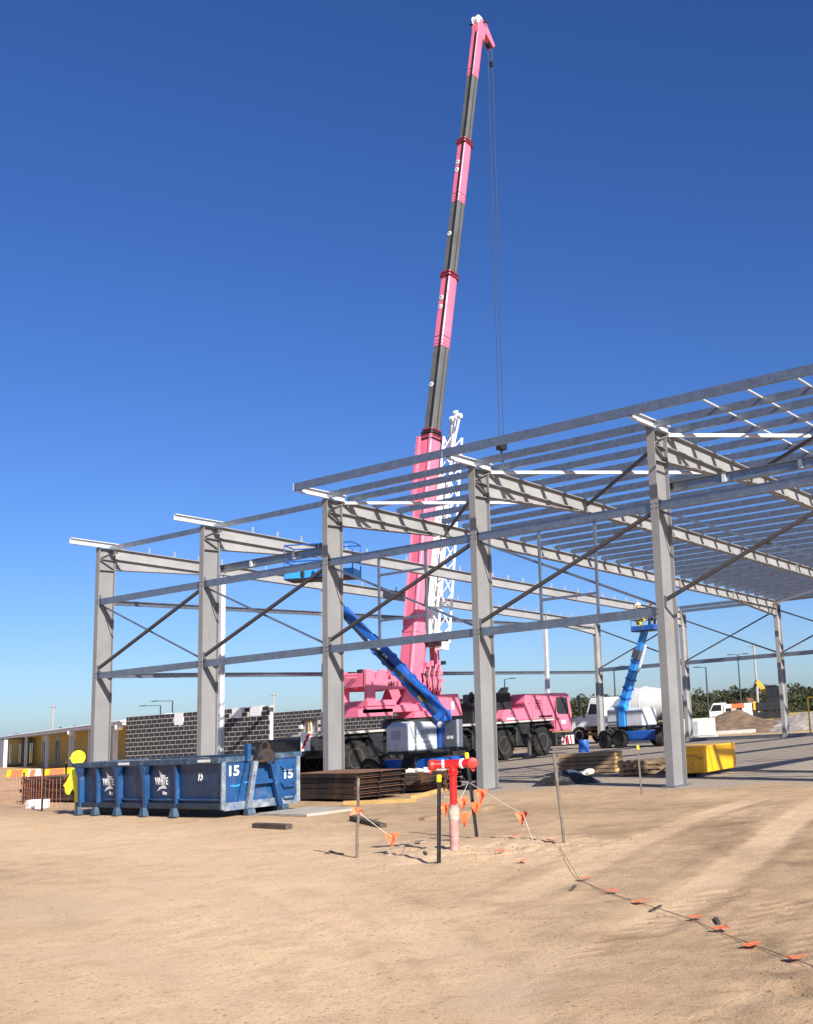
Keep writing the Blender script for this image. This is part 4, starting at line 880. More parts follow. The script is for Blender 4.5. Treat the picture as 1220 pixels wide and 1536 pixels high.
star_picket('knotty weathered timber stake holding the end of the bunting', 25.44, -8.97, 1.15, (-.10, -.02), False, M['stakew'], r=.021, name='timber_stake')
star_picket('thin grey picket with yellow cap beside the right hand column foot', 21.75, -1.58, .95, (-.03, 0), True, M['stakew'], r=.014)
def tape_knot(x, y, z, label):
    o = MB()
    for k in range(4):
        a = RND.uniform(0, 6.28); o.add([(0, 0, 0), (.06*math.cos(a), .06*math.sin(a), RND.uniform(-.08, .04)), (.10*math.cos(a+.5), .10*math.sin(a+.5), RND.uniform(-.10, .02)), (.02, .01, -.03)], [(0, 1, 2, 3)])
    o.lathe((0, 0, -.02), (0, 0, 1), ((.026, 0), (.028, .02), (.026, .05)), 10)
    tag(o.build('tape_tie', M['orange'], None, loc=(x, y, z)), label, 'tape')
tape_knot(23.15, -10.28, .62, 'red tape tied round the timber stake left of the hydrant')
def bunting(label, pts, flags, sizes=.16, cm=None):
    t = thing('flag_bunting', label, 'bunting', pts[0])
    o = -Vector(pts[0])
    sm = []
    for a_, b_ in zip(pts[:-1], pts[1:]):
        a_, b_ = Vector(a_), Vector(b_)
        for k in range(6): 
            f = k/6; sm.append(a_.lerp(b_, f)-Vector((0, 0, .25*f*(1-f)*min(.25, (b_-a_).length*.2) if a_.z > .2 else 0)))
    sm.append(Vector(pts[-1]))
    MB().path([p+o for p in sm], .0035, 5).build('cord', cm or M['string'], t)
    for (x, y, z, a, fl) in flags:
        s = sizes*RND.uniform(.85, 1.15); q = MB(); c, sn = math.cos(a), math.sin(a)
        pts2 = []
        for u in (-.5, 0, .5):
            for v in (0, .5, 1):
                wv = (1-v)*u*s*1.25; hv = v*s*1.15
                z_ = z-hv+.02*math.sin(u*7+a*3)*v if not fl else z+.014+.05*abs(math.sin(u*4+v*3.0+a*2))*s*2.2*RND.uniform(.5, 1.2)
                dx, dy = wv+(.03*math.sin(v*4+a) if fl else .012*math.sin(v*5+a)), (hv*.8 if fl else .035*math.sin(v*3+u*5+a))
                pts2.append((x+c*dx-sn*dy+o.x, y+sn*dx+c*dy+o.y, z_+o.z))
        q.add(pts2, [(0, 1, 4, 3), (1, 2, 5, 4), (3, 4, 7, 6), (4, 5, 8, 7)])
        q.build('flag', M['orange'], t)
    return t
G = lambda px, py, h=0.012: (lambda p: (p.x, p.y, gz(p.x, p.y)+h))(at_ground(px, py))
bp_ = [G(840, 1278), G(870, 1320), G(915, 1342), G(965, 1357), G(1040, 1381), G(1077, 1398), G(1140, 1419), G(1200, 1443), G(1260, 1470)]
bunting('orange flag bunting trampled flat across the dirt to the right', bp_, [(*bp_[k][:3], RND.uniform(-.6, 2.2), True) for k in (1, 2, 3, 4, 5, 6, 7)], .135, M['cordd'])
k3 = (23.31, -8.36, .80)
def AY(px, py, Y): p = at_y(px, py, Y); return (p.x, p.y, p.z)
b2 = [k3, AY(735, 1192, -8.5), AY(785, 1221, -8.7), AY(800, 1262, -8.9), G(826, 1272)]
bunting('orange flag bunting drooping from the leaning picket behind the hydrant', b2,
        [(*AY(722, 1184, -8.45), .5, False), (*AY(783, 1218, -8.7), .3, False), (*G(768, 1260), .4, True), (*G(758, 1288), 2.0, True), (*G(828, 1270), 1.0, True), (*G(780, 1297), .2, True)], .14)
b3 = [k3, AY(690, 1200, -8.8), AY(668, 1195, -9.3), AY(655, 1205, -9.9), (24.83, -10.6, .70)]
bunting('orange flag bunting hanging in loops between hydrant and capped pickets', b3,
        [(*AY(695, 1197, -8.7), .4, False), (*AY(714, 1203, -8.5), .8, False), (*AY(668, 1205, -9.0), .3, False), (*AY(697, 1220, -8.9), 1.1, False)], .135)
b4 = [(23.15, -10.28, .6), AY(588, 1256, -10.0), G(600, 1276), G(640, 1268)]
bunting('short orange flag bunting fallen beside the timber stake', b4, [(*AY(588, 1250, -10.0), .6, False), (*G(600, 1212), .9, True)], .13)

# ================================================================== steel stacks, timber, pallets
ORD = ['lowest', 'second lowest', 'third lowest', 'fourth lowest', 'fifth lowest', 'topmost']
def steel_panel(lx, ly, seed):
    r = random.Random(seed); t = bpy.data.objects.new('steel_form', None); COL.objects.link(t)
    for k, yy in enumerate((0, ly/2, ly)): MB().cee((-lx/2, yy, .055), (lx/2, yy, .055), .10, .05, .008, (0, 1 if k < 2 else -1, 0), .015).build('channel', M['darkst'], t)
    for k in range(4): MB().box(-lx/2+.1+k*(lx-.3)/3, .02, .02, -lx/2+.18+k*(lx-.3)/3, ly-.02, .09).build('cross_bar', M['darkst'], t)
    MB().box(-lx/2+.01, .01, .106, lx/2-.01, ly-.01, .112).build('plate', M['rust'], t)
    return t
def stack(n, c, rz, lx, ly, label, group, seed, jit=.05, z0=.06):
    r = random.Random(seed); p = steel_panel(lx, ly, seed)
    for k in range(n):
        loc = (c[0]+r.uniform(-jit, jit), c[1]+r.uniform(-jit, jit), z0+k*.118)
        a = rz+r.uniform(-.02, .02)
        if k == 0: p.location = loc; p.rotation_euler = (0, 0, a); o = p
        else: o = dup(p, loc, a)
        tag(o, label % ORD[k if k < n-1 else -1], 'steel form', group)
stack(5, (13.2, -2.25, 0), rad(-12), 3.0, 1.3, 'rust streaked steel form, %s in the stack between bin and hydrant', 'steel forms stacked beside the bin', 3)
stack(4, (13.9, -.55, 0), rad(24), 2.6, 1.0, 'dark steel form, %s in the slanting stack on yellow timber bearers', 'steel forms on the slanting stack', 8)
stack(6, (.9, -1.55, 0), rad(-6), 4.6, 1.3, 'dark steel form, %s in the long stack behind the orange net fence', 'steel forms stacked behind the net fence', 5)
def timber(label, a, b, w, h, m, z=0.0, name='timber_baulk'):
    a, b = Vector(a), Vector(b); c = (a+b)/2; an = math.atan2(b.y-a.y, b.x-a.x); l = (b-a).length
    q = MB()
    n = 5
    for k in range(n): pass
    q.box(-l/2, -w/2, 0, l/2, w/2, h)
    o = q.build(name, m, None, bevel=.008, loc=(c.x, c.y, gz(c.x, c.y)+z-.012)); o.rotation_euler = (RND.uniform(-.03, .03), RND.uniform(-.02, .02), an)
    return tag(o, label, 'timber')
timber('dark timber baulk lying in front of the blue bin', at_ground(383, 1241), at_ground(434, 1244), .13, .10, M['woodd'])
timber('dark timber baulk lying behind the left hand stake', at_ground(529, 1231), at_ground(575, 1242), .12, .09, M['woodd'])
timber('brown plank lying behind the hydrant', at_ground(633, 1231), at_ground(742, 1213), .14, .08, M['wood'])
timber('yellow timber bearer under the slanting steel stack', at_ground(515, 1209), at_ground(625, 1203), .10, .09, M['woodn'])
timber('pale yellow timber bearer angled away under the slanting steel stack', at_ground(620, 1200), at_ground(668, 1186), .12, .09, M['woodn'])
sl_ = MB().box(-.9, -.6, 0, .9, .6, .06).build('concrete_offcut', M['slab'], None, bevel=.01, loc=(15.7, -4.75, .0)); sl_.rotation_euler = (0, 0, rad(-8))
tag(sl_, 'flat pale concrete slab offcut beside the end of the bin', 'slab')
# white packing and offcuts on the slanting stack
for k in range(9):
    p = at_depth(605+k*9+RND.uniform(-3, 3), 1160-k*.8+RND.uniform(-2, 4), 26.4)
    s = RND.uniform(.08, .2)
    o = MB().box(-s, -s*.5, -.03, s, s*.5, .04).build('foam_offcut', M['bag'], None, bevel=.01, loc=(p.x, p.y, max(.56, min(.62, p.z)))); o.rotation_euler = (RND.uniform(-.2, .2), RND.uniform(-.2, .2), RND.uniform(0, 3))
    tag(o, 'white foam offcut lying on top of the slanting steel stack', 'offcut', 'white offcuts on the steel stack')
# pallets
def pallet(wx, wy, m):
    t = bpy.data.objects.new('pallet', None); COL.objects.link(t)
    for k in range(3): MB().box(-wx/2, -wy/2+k*(wy-.09)/2, .022, wx/2, -wy/2+k*(wy-.09)/2+.09, .10).build('bearer', m, t)
    for k in range(6): MB().box(-wx/2+k*(wx-.11)/5, -wy/2, .102, -wx/2+k*(wx-.11)/5+.11, wy/2, .122).build('top_board', m, t)
    for k in range(3): MB().box(-wx/2+k*(wx-.11)/2, -wy/2, .0, -wx/2+k*(wx-.11)/2+.11, wy/2, .02).build('bottom_board', m, t)
    return t
def pallets(n, c, rz, label, group, m, wx=1.17, wy=1.1):
    p = pallet(wx, wy, m)
    for k in range(n):
        loc = (c[0]+RND.uniform(-.04, .04), c[1]+RND.uniform(-.04, .04), .01+k*.125)
        o = p if k == 0 else dup(p, loc, 0)
        o.location = loc; o.rotation_euler = (0, 0, rz+RND.uniform(-.03, .03)); tag(o, label % (ORD[k] if k < n-1 else 'topmost'), 'pallet', group)
pallets(3, (17.9, 4.3, 0), rad(30), 'grey weathered pallet, %s in the low stack left of the tall column', 'pallets left of the tall column', M['wood'])
pallets(3, (18.75, 5.0, 0), rad(20), 'brown pallet, %s in the stack directly behind the tall column', 'pallets behind the tall column', M['wood'])
# timber pack with fresh ends
tpk = (15.6, 5.1, 0)
for k in range(5):
    for j_ in range(3):
        q = MB().box(-.85, -.16, 0, .85, .16, .095).build('timber_pack', M['wood'], None, bevel=.006, loc=(tpk[0]+RND.uniform(-.02, .02)-j_*.18, tpk[1]+j_*.34, .03+k*.11)); q.rotation_euler = (0, 0, rad(14))
        MB().box(.852, -.15, .006, .858, .15, .089).build('sawn_end', M['woodn'], q)
        tag(q, 'brown timber with fresh orange sawn end, in the %s layer of the bundle' % (ORD[k] if k < 4 else 'topmost'), 'timber', 'timber bundle stacked on the gravel, layer %d' % (k+1))
# rubbish heap: black plastic and sacks
hp = MB(); r0 = random.Random(4)
nn_ = 14; vs = []
for i in range(nn_+1):
    for k in range(nn_+1):
        u, v = i/nn_*2-1, k/nn_*2-1; rr = min(1, math.hypot(u, v)); vs.append((u*.85, v*.45, max(0, (1-rr*rr))*.22*(0.6+r0.random()*.9)))
hp.add(vs, [(i*(nn_+1)+k, (i+1)*(nn_+1)+k, (i+1)*(nn_+1)+k+1, i*(nn_+1)+k+1) for i in range(nn_) for k in range(nn_)])
o = hp.build('black_sheet', M['plasticb'], None, loc=(17.5, 1.55, .0)); o.rotation_euler = (0, 0, .6); tag(o, 'crumpled black plastic sheet heaped on the gravel', 'plastic')
for k in range(4):
    s = RND.uniform(.16, .26)
    o = MB().lathe((0, 0, 0), (0, 0, 1), ((s*.8, 0), (s, s*.4), (s*.8, s*.8), (s*.3, s*1.0)), 9).build('sack', M['bag'], None, loc=(17.15+k*.17, 1.9+.12*k, .10+.06*(k % 2)), smooth=True); o.scale = (1.2, .8, .9); o.rotation_euler = (0, .2, k)
    tag(o, 'white sack lying on the black plastic heap', 'sack', 'white sacks on the plastic heap')
o = MB().lathe((0, 0, 0), (0, 0, 1), ((.20, 0), (.215, .02), (.21, .28), (.225, .30), (.21, .32), (.21, .58), (.20, .62)), 18).build('drum', M['blue'], None, smooth=True, loc=(7.0, 16.6, 0)); tag(o, 'small blue plastic drum standing near the crane cab', 'drum')
o = MB().add([(-.5, -.3, .02), (.4, -.4, .03), (.6, .2, .05), (.1, .45, .02), (-.6, .2, .06), (0, 0, .16)], [(0, 1, 5), (1, 2, 5), (2, 3, 5), (3, 4, 5), (4, 0, 5)]).build('black_sheet', M['plasticb'], None, loc=(15.2, .9, 0)); tag(o, 'black sheet for a plate and painted column shadow at the foot of the middle column', 'plastic')  # black sheet stands for a plate plus the column's cast shadow

# ================================================================== yellow tipping bin
YB = thing('tipping_bin', 'yellow steel tipping bin with sloped side standing behind the tall column', 'bin', (20.68, 2.80, 0), rad(4))
MB().prism([(0, .10), (1.78, .10), (1.86, .30), (1.80, .68), (1.74, .70), (.0, .70)], -1.05, 0, 'x').build('hopper', M['ybin'], YB, bevel=.02, segs=2)
MB().box(-1.05, -.02, .66, .02, 1.78, .72).build('rim', M['ybin'], YB, bevel=.01)
for xx in (-.9, -.2): MB().box(xx-.06, .05, 0, xx+.06, 1.7, .10).build('fork_pocket', M['bindrk'], YB)
for z in (.56, .60): MB().box(.003, .72, z-.009, .012, .80, z+.004).build('slot', M['bindrk'], YB)
MB().path([(-.75, -.03, .52), (-.2, -.03, .50), (-.1, -.04, .44), (.0, -.03, .44)], .016, 6).build('release_handle', M['woodn'], YB)
text_mesh('8', .44, M['woodn'], 'lettering', YB, frame_m((-.35, -.006, .30), (1, 0, 0), (0, 0, 1)), .003, .9, -.012)

# ================================================================== charcoal block walls
blk = None; blk_count = [0]; rest = MB(); cand = []
def block_wall(label, X0, X1, Y, top, notch, opening=None, zoff=0.0):
    """running bond wall along x; notch(x, z) -> True where no block stands"""
    wl = thing('block_wall', label, 'wall', (X0, Y, 0))
    back = MB(); n = int(math.ceil(top(X1)/.2))
    segs = 60
    zs_top = [int(round(top(X0+(X1-X0)*(k+.5)/segs)/.2))*.2-.003 for k in range(segs)]
    for k in range(segs):
        xa, xb = (X1-X0)*k/segs, (X1-X0)*(k+1)/segs; xm = X0+(xa+xb)/2; zt = zs_top[k]; zb = 0
        while zt > .3 and notch(xm, zt-.1): zt -= .2
        if opening and opening[0] < xm < opening[1]:
            back.box(xa, .006, opening[2], xb, .178, zt); back.box(xa, .006, 0, xb, .178, opening[3]) if opening[3] > 0 else None
        else: back.box(xa, .006, 0, xb, .178, zt)
    back.build('mortar_bed', M['mortar'], wl)
    for r in range(0, n):
        z = r*.2; x = X0-(.2 if r % 2 else 0)
        while x < X1-.05:
            xa, xb = max(x, X0), min(x+.372, X1-.005); x += .4
            if xb-xa < .08: continue
            xm = (xa+xb)/2
            if z+.19 > top(xm)+.02 or notch(xm, z+.1): continue
            if opening and opening[0]-.05 < xm < opening[1]+.05 and opening[3] < z+.1 < opening[2]: continue
            cand.append((wl, xa-X0, xb-X0, z, xm, Y))
    return wl
YL, YR = 11.06, 22.47
nl = lambda x, z: z > 2.25 and (-11.92 < x < -11.25 or (-7.85 < x < -7.15 and z > 2.4) or (-6.65 < x < -5.9 and z > 2.4)) or (z > 2.72 and -15.7 < x < -14.0)
wA = block_wall('near charcoal block wall with white filled notches along its top', -15.6, -5.35, YL, lambda x: 2.82, nl)
wB = block_wall('far charcoal block wall with a doorway, behind the pink crane', -19.8, -3.2, YR, lambda x: 2.82, lambda x, z: z > 2.6 and x > -4.0, (-17.1, -15.6, 2.3, 0.0))
# the 300 blocks that show largest are parts, the others one part of their wall
def seen(c): return not (c[4] > -11.0 and c[5] > 20 and c[3] < 2.0)
cand.sort(key=lambda c: (not seen(c), c[3] < 1.35 and c[5] < 15, -c[3] if c[5] > 20 else 0))
bme = {}
for k, (wl, xa, xb, z, xm, Y) in enumerate(cand):
    if k < 300:
        key = round(xb-xa, 3)
        if key not in bme:
            o = MB().box(0, 0, 0, key, .19, .172).build('block', M['block'], wl, loc=(xa, 0, z+.014)); bme[key] = o.data
        else: link('block', bme[key], None, wl, loc=(xa, RND.uniform(-.003, .002), z+.014))
for wl in (wA, wB):
    q = MB()
    for (w_, xa, xb, z, xm, Y) in cand[300:]:
        if w_ is wl: q.box(xa, 0, z+.014, xb, .19, z+.186)
    if q.v:
        o = q.build('other_blocks', M['block'], wl); o['kind'] = 'stuff'
for xa, xb, zt, zb in ((-11.90, -11.27, 2.80, 2.26), (-7.83, -7.17, 2.82, 2.42), (-6.63, -5.92, 2.82, 2.42)):
    MB().box(xa+15.6, -.012, zb, xb+15.6, .2, zt).build('white_infill', M['roofw'], wA)
# timber props in the doorway
for xx in (-16.5, -16.3): MB().box(xx+19.8, .05, 0, xx+19.87, .12, 2.3).build('door_prop', M['woodn'] if xx < -16.4 else M['bag'], wB)
MB().box(2.7, .20, 0, 4.2, .24, 2.3).build('door_lining', M['conc'], wB)

# ================================================================== low building at the left
p0 = Vector((-26.76, 18.14, 0)); p1 = Vector((-83.71, 40.61, 0)); bdv = (p1-p0).normalized()
LBD = thing('school_building', 'long low building with white roof edge and ochre wall panels', 'building', p0, math.atan2(bdv.y, bdv.x))
# local x runs away to the left, local +y ends up on the camera side (-) so the wall stands at y = -1.6
MB().box(-.5, -2.4, 2.62, 75, .15, 2.79).build('soffit', M['palew'], LBD)
MB().box(-.5, .16, 2.62, 75, .30, 2.78).build('gutter', M['palew'], LBD)
MB().prism([(-2.4, 2.80), (.42, 2.80), (.42, 2.86), (-2.2, 3.15), (-2.4, 3.15)], -.6, 75, 'x').build('roof', M['roofw'], LBD)
x = -.5; k = 0
while x < 74:
    w = (5.2, 2.6, 5.6, 2.2)[k % 4]; mm = ('ochre', 'greyw', 'ochre', 'palew')[k % 4]
    pn = MB().box(x, -2.0, 0, x+w, -1.8, 2.72).build('wall_panel', M[mm], LBD)
    if k % 2: 
        MB().box(x+.3, -1.798, .1, x+.9, -1.76, 2.1).build('window', M['glass'], pn)
        MB().box(x+1.4, -1.798, .1, x+w-.3, -1.76, 2.1).build('window', M['glass'], pn)
    x += w; k += 1
for xx in (3.2, 11.5, 19, 30, 42, 56): MB().box(xx-.11, -.15, 0, xx+.11, .07, 2.70).build('post', M['palew'], LBD)
for xx in (0.6, 17.0): MB().lathe((xx, .30, 2.50), (0, 1, 0), ((.16, -.2), (.17, .1), (.12, .2)), 14).build('downpipe_head', M['roofw'], LBD, smooth=True)
MB().box(50, .5, 0, 62, .8, 2.5).build('screen_wall', M['palew'], LBD)

# ================================================================== orange net fence, pickets, barriers at the left
NF = thing('net_fence', 'sagging orange plastic net fence on black pickets by the left edge', 'fence', (-2.2, -2.6, 0))
fp = [(-4.5, -1.9), (-2.2, -2.5), (-.1, -2.55), (2.2, -3.2), (4.6, -4.0), (6.8, -4.55)]
fp = [Vector((a+2.2, b_+2.6, 0)) for a, b_ in fp]
for k, q in enumerate(fp):
    if k in (2, 3, 5): continue
    MB().bar(q, q+Vector((.02, 0, 1.15)), .035, .035).build('post', M['picket'], NF)
net = MB()
for a, c_ in zip(fp[:-1], fp[1:]):
    n = int((c_-a).length/(.09 if a.x < 0 else .30))
    for k in range(n+1):
        f = k/n; pz = a.lerp(c_, f); t_ = .95-.12*math.sin(math.pi*f)
        net.bar(pz+Vector((0, -.03, .08)), pz+Vector((.02*math.sin(k), -.03, t_)), .005 if a.x < 0 else .004, .004, (0, 1, 0))
    for j_ in range(14):
        prev = None
        for k in range(9):
            f = k/8; pz = a.lerp(c_, f)+Vector((0, -.03, .10+j_*.065*(1-.13*math.sin(math.pi*f))))
            if prev is not None: net.bar(prev, pz, .006 if a.x < 0 else .005, .007 if a.x < 0 else .005, (0, 0, 1)) if j_ % 2 == 0 and (a.x < 0 or j_ % 4 == 0) else None
            prev = pz
o = net.build('net', M['net'], NF); o['kind'] = 'stuff'
for k, (px, py, h) in enumerate(((34, 1207, .95), (98, 1190, 1.1))):
    p = at_ground(px, py); star_picket(('black star picket with pale tape in front of the left steel stack', 'black star picket with orange cap beside the yellow cut-out')[k], p.x, p.y, h, (0, 0), k == 1, r=.022)
for k, (px, D_, l) in enumerate(((28, 66, 1.3), (52, 64, .6), (88, 62, 1.6))):
    p = at_depth(px, 1155, D_); o = thing('road_barrier', ('orange plastic barrier in front of the ochre building, below the verandah post', 'short cream barrier block in front of the ochre building', 'long orange barrier behind the yellow cut-out')[k], 'barrier', (p.x, p.y, 0), rad(30))
    MB().prism([(-.25, 0), (.25, 0), (.18, .14), (.10, .42), (-.10, .42), (-.18, .14)], -l/2, l/2, 'x').build('body', M['ybin'] if k != 1 else M['bag'], o, bevel=.03)
    MB().prism([(-.255, .02), (-.105, .40), (-.115, .40), (-.262, .02)], -l/4, l/4, 'x').build('panel', M['orange'], o)
for k in range(2):
    p = at_ground(50+k*13, 1213); o = MB().box(-.16, -.12, 0, .16, .12, .24).build('concrete_block', M['white'], None, bevel=.015, loc=(p.x, p.y, 0)); o.rotation_euler = (0, 0, .4+k*.3)
    tag(o, ('left white block resting against the long steel stack', 'right white block resting against the long steel stack')[k] if False else 'small white block on the sand before the long steel stack', 'block', 'white blocks before the long steel stack')

# ================================================================== concrete mixer truck
MX = thing('mixer_truck', 'white concrete mixer truck with bonnet facing left, beyond the shed', 'truck', (-1.2, 31.6, 0))
def mx(mb, name, m, parent=None, **k): return mb.build(name, m, parent or MX, **k)
mx(MB().box(-2.6, -.45, .62, 3.4, .45, .85), 'chassis', BK)
cbm = mx(MB().prism([(-2.95, .62), (-1.95, .62), (-1.95, .95), (-.75, .95), (-.75, 2.42), (-.95, 2.52), (-1.55, 2.50), (-1.85, 1.66), (-2.85, 1.42)], -1.0, 1.0, 'y'), 'cab', M['white'], bevel=.05, segs=3)
mx(MB().prism([(-1.72, 1.62), (-1.05, 1.62), (-1.05, 2.15), (-1.50, 2.20)], -1.012, -1.002, 'y'), 'door_window', M['glass'], cbm)
mx(MB().add([(-1.88, -.9, 1.68), (-1.88, .9, 1.68), (-1.585, .85, 2.42), (-1.585, -.85, 2.42)], [(0, 1, 2, 3)]), 'windscreen', M['glass'], cbm)
mx(MB().bar((-1.75, -1.02, 1.7), (-1.85, -1.22, 1.95), .03, .03).box(-1.88, -1.28, 1.45, -1.80, -1.16, 1.95), 'mirror', BK, cbm)
mx(MB().box(-2.99, -.7, .75, -2.955, .7, 1.3), 'grille', M['chrome'], cbm)
mx(MB().box(-1.85, -1.06, .45, -.85, -.75, .60).box(-1.85, -1.10, .75, -.95, -.8, .82), 'step', M['rust'], cbm)
for xx in (-2.35, -.25, 1.9, 2.9):
    for s in (-1, 1): wheel(MX, (xx, s*.92, .49), .49, .32, (0, 1, 0), rimm=M['chrome'], lugs=18)
dr = MB().lathe((-.55, 0, 1.55), (1, 0, .16), ((.45, 0), (.75, .35), (1.02, 1.1), (1.08, 1.9), (.98, 2.6), (.62, 3.6), (.48, 3.9)), 28)
drm = mx(dr, 'mixing_drum', M['drumw'], smooth=True)
for k in range(3): mx(MB().lathe((-.55, 0, 1.55), (1, 0, .16), ((1.03+.045*(k == 1), 1.1+k*.6), (1.05+.045*(k == 1), 1.16+k*.6)), 28), 'drum_band', M['palew'], drm)
mx(MB().prism([(3.0, 2.0), (3.6, 2.3), (3.7, 2.75), (2.9, 2.75)], -.4, .4, 'y'), 'hopper', M['white'])
mx(MB().bar((3.2, -.2, 1.9), (3.9, -.5, 1.0), .45, .12), 'chute', M['rust'])
mx(MB().box(3.3, -.6, 1.3, 3.5, -.4, 1.9), 'tail_light', M['red2'])
mx(MB().box(-.7, -.9, .85, -.5, .9, 1.5), 'water_tank', M['palew'])

# ================================================================== excavator, spoil, far things at the right
EX = thing('excavator', 'yellow excavator with raised arm working behind the dirt heap', 'excavator', (-10.3, 68.0, .3), rad(20))
for s in (-1, 1): MB().prism([(-1.3, .1), (-1.1, 0), (1.1, 0), (1.3, .1), (1.3, .5), (1.1, .6), (-1.1, .6), (-1.3, .5)], s*.85-.22, s*.85+.22, 'y').build('track', BK, EX)
MB().prism([(-1.2, .7), (1.0, .7), (1.0, 1.25), (.2, 1.45), (-1.2, 1.45)], -1.0, 1.0, 'y').build('house', M['blackm'], EX, bevel=.05)
ec = MB().box(-.25, -.95, 1.3, .9, -.1, 1.75).build('operator_cab', M['blackm'], EX, bevel=.03)
MB().prism([(-.3, 2.75), (.85, 2.75), (.6, 2.88), (-.3, 2.88)], -.98, -.08, 'y').build('cab_roof', M['blackm'], ec)
MB().box(-.2, -.9, 1.76, .84, -.15, 2.74).build('cab_glass', M['glass'], ec)
for xx in (-.26, .84):
    for yy in (-.96, -.14): MB().box(xx, yy, 1.75, xx+.07, yy+.06, 2.76).build('cab_pillar', M['blackm'], ec)
MB().box(-1.42, -1.0, .8, -1.22, 1.0, 1.55).build('counterweight', M['excy'], EX, bevel=.05)
MB().bar((.3, .35, 1.3), (-1.1, .4, 3.3), .28, .34).build('boom', M['excy'], EX)
MB().bar((-1.1, .4, 3.35), (-1.75, .4, 1.9), .24, .28).build('arm', M['blackm'], EX)
MB().prism([(-2.1, 1.9), (-1.5, 1.9), (-1.3, 1.4), (-1.9, 1.2)], .1, .7, 'y').build('bucket', M['rust'], EX)
MB().box(1.3, -1.0, .1, 1.5, 1.0, .55).build('dozer_blade', M['rust'], EX)
def heap(name, label, c, rx, ry, h, m, seed, cat):
    r = np.random.RandomState(seed); n = 30; vs = []
    for i in range(n+1):
        for k in range(n+1):
            u, v = i/n*2-1, k/n*2-1; rr = math.hypot(u, v)
            z = max(0, 1-rr)**.9*h*(1+.22*math.sin(5*u+seed)+.15*math.cos(7*v))+(r.rand()-.5)*.10*h*(rr < .97)
            vs.append((u*rx, v*ry, max(-.02, z)))
    o = MB().add(vs, [(i*(n+1)+k, (i+1)*(n+1)+k, (i+1)*(n+1)+k+1, i*(n+1)+k+1) for i in range(n) for k in range(n)]).build(name, m, None, loc=c)
    return tag(o, label, cat)
p = at_depth(1112, 1098, 68); heap('dirt_heap', 'large brown dirt heap in front of the excavator', (p.x, p.y, 0), 4.2, 3.6, 1.15, M['dirt'], 3, 'dirt heap')
p = at_depth(1165, 1096, 70); heap('dirt_heap', 'low brown dirt heap under the excavator blade', (p.x, p.y, 0), 2.6, 2.2, .6, M['dirt'], 6, 'dirt heap')
p = at_depth(1072, 1092, 74); heap('dirt_heap', 'small brown dirt heap behind the white crates', (p.x, p.y, 0), 2.2, 2.0, .8, M['dirt'], 9, 'dirt heap')
p = at_depth(1205, 1092, 66); heap('rubble_heap', 'pale grey rubble heap beside the far back column', (p.x, p.y, 0), 3.4, 2.6, .95, M['rubble'], 12, 'rubble heap')
UT = thing('utility_truck', 'small white and orange works truck half hidden by the dirt heap', 'truck', (-13.4, 66.5, 0), rad(18))
MB().prism([(-1.9, .5), (-.6, .5), (-.6, 1.9), (-1.5, 1.9), (-1.9, 1.2)], -.85, .85, 'y').build('cab', M['white'], UT, bevel=.06)
MB().box(-.55, -.9, .6, 1.9, .9, 1.75).build('canopy', M['white'], UT, bevel=.04)
MB().box(.2, -.93, 1.35, 1.3, -.905, 1.75).build('panel', M['orange'], UT)
for xx in (-.35, .6): MB().box(xx, -.93, .8, xx+.5, -.905, 1.4).build('locker_door', BK, UT)
MB().prism([(-1.75, 1.22), (-1.45, 1.75), (-.75, 1.75), (-.75, 1.22)], -.87, -.855, 'y').build('window', M['glass'], UT)
for xx in (-1.3, 1.2):
    for s in (-1, 1): wheel(UT, (xx, s*.8, .38), .38, .25, (0, 1, 0), lugs=10)
for k, (px, w) in enumerate(((1039, .5), (1061, .42))):
    p = at_depth(px, 1103, 60); o = thing('white_crate', ('white crate with dark open front beside the back column', 'plain tall white crate at the end of the flat pallet')[k], 'crate', (p.x, p.y, .0), rad(20))
    MB().box(-w, -.5, .12, w, .5, 1.05).build('box', M['drumw'], o, bevel=.03)
    MB().box(-w-.1, -.6, 0, w+.1, .6, .12).build('base', M['conc'], o)
    if k == 0: MB().box(-.1, -.515, .2, .42, -.503, .9).build('opening', M['greyw'], o)
p = at_depth(1095, 1100, 64); o = MB().box(-1.5, -.35, 0, 1.5, .35, .22).build('concrete_beam', M['conc'], None, bevel=.02, loc=(p.x, p.y, 0)); o.rotation_euler = (0, 0, rad(30)); tag(o, 'pale concrete beam lying before the dirt heap', 'beam')
def lamp(label, p, h, arms, rz, m=None, head=.55):
    t = thing('light_pole', label, 'light pole', (p.x, p.y, 0), rz)
    MB().tube((0, 0, 0), (0, 0, h), .10, .06, n=10).build('pole', m or M['pole'], t)
    for s in arms:
        MB().bar((0, 0, h-.03), (s*head, 0, h+.04), .06, .06).build('arm', m or M['pole'], t)
        MB().box(min(s*head, s*(head+.55)), -.14, h, max(s*head, s*(head+.55)), .14, h+.09).build('lamp_head', m or M['pole'], t)
def pole_at(px, py, D_): q = at_depth(px, py, D_); return q, q.z
ri = math.atan2(_r.y, _r.x)
for label, px, py, D_, arms in (('single arm light pole standing behind the white crates', 1059, 1001, 100, (-1,)), ('twin arm light pole behind the dirt heap', 1107, 982, 115, (-1, 1)), ('single arm light pole seen over the crane bodywork', 757, 1019, 110, (1,)), ('single arm light pole behind the mixer truck', 921, 1001, 105, (1,)),
                              ('taller long arm light pole over the near block wall', 259, 1051, 110, (-1,)), ('shorter long arm light pole over the near block wall', 241, 1058, 110, (-1,))):
    q, h = pole_at(px, py, D_); lamp(label, q, h, arms, ri, head=.55 if px > 300 else 1.5)
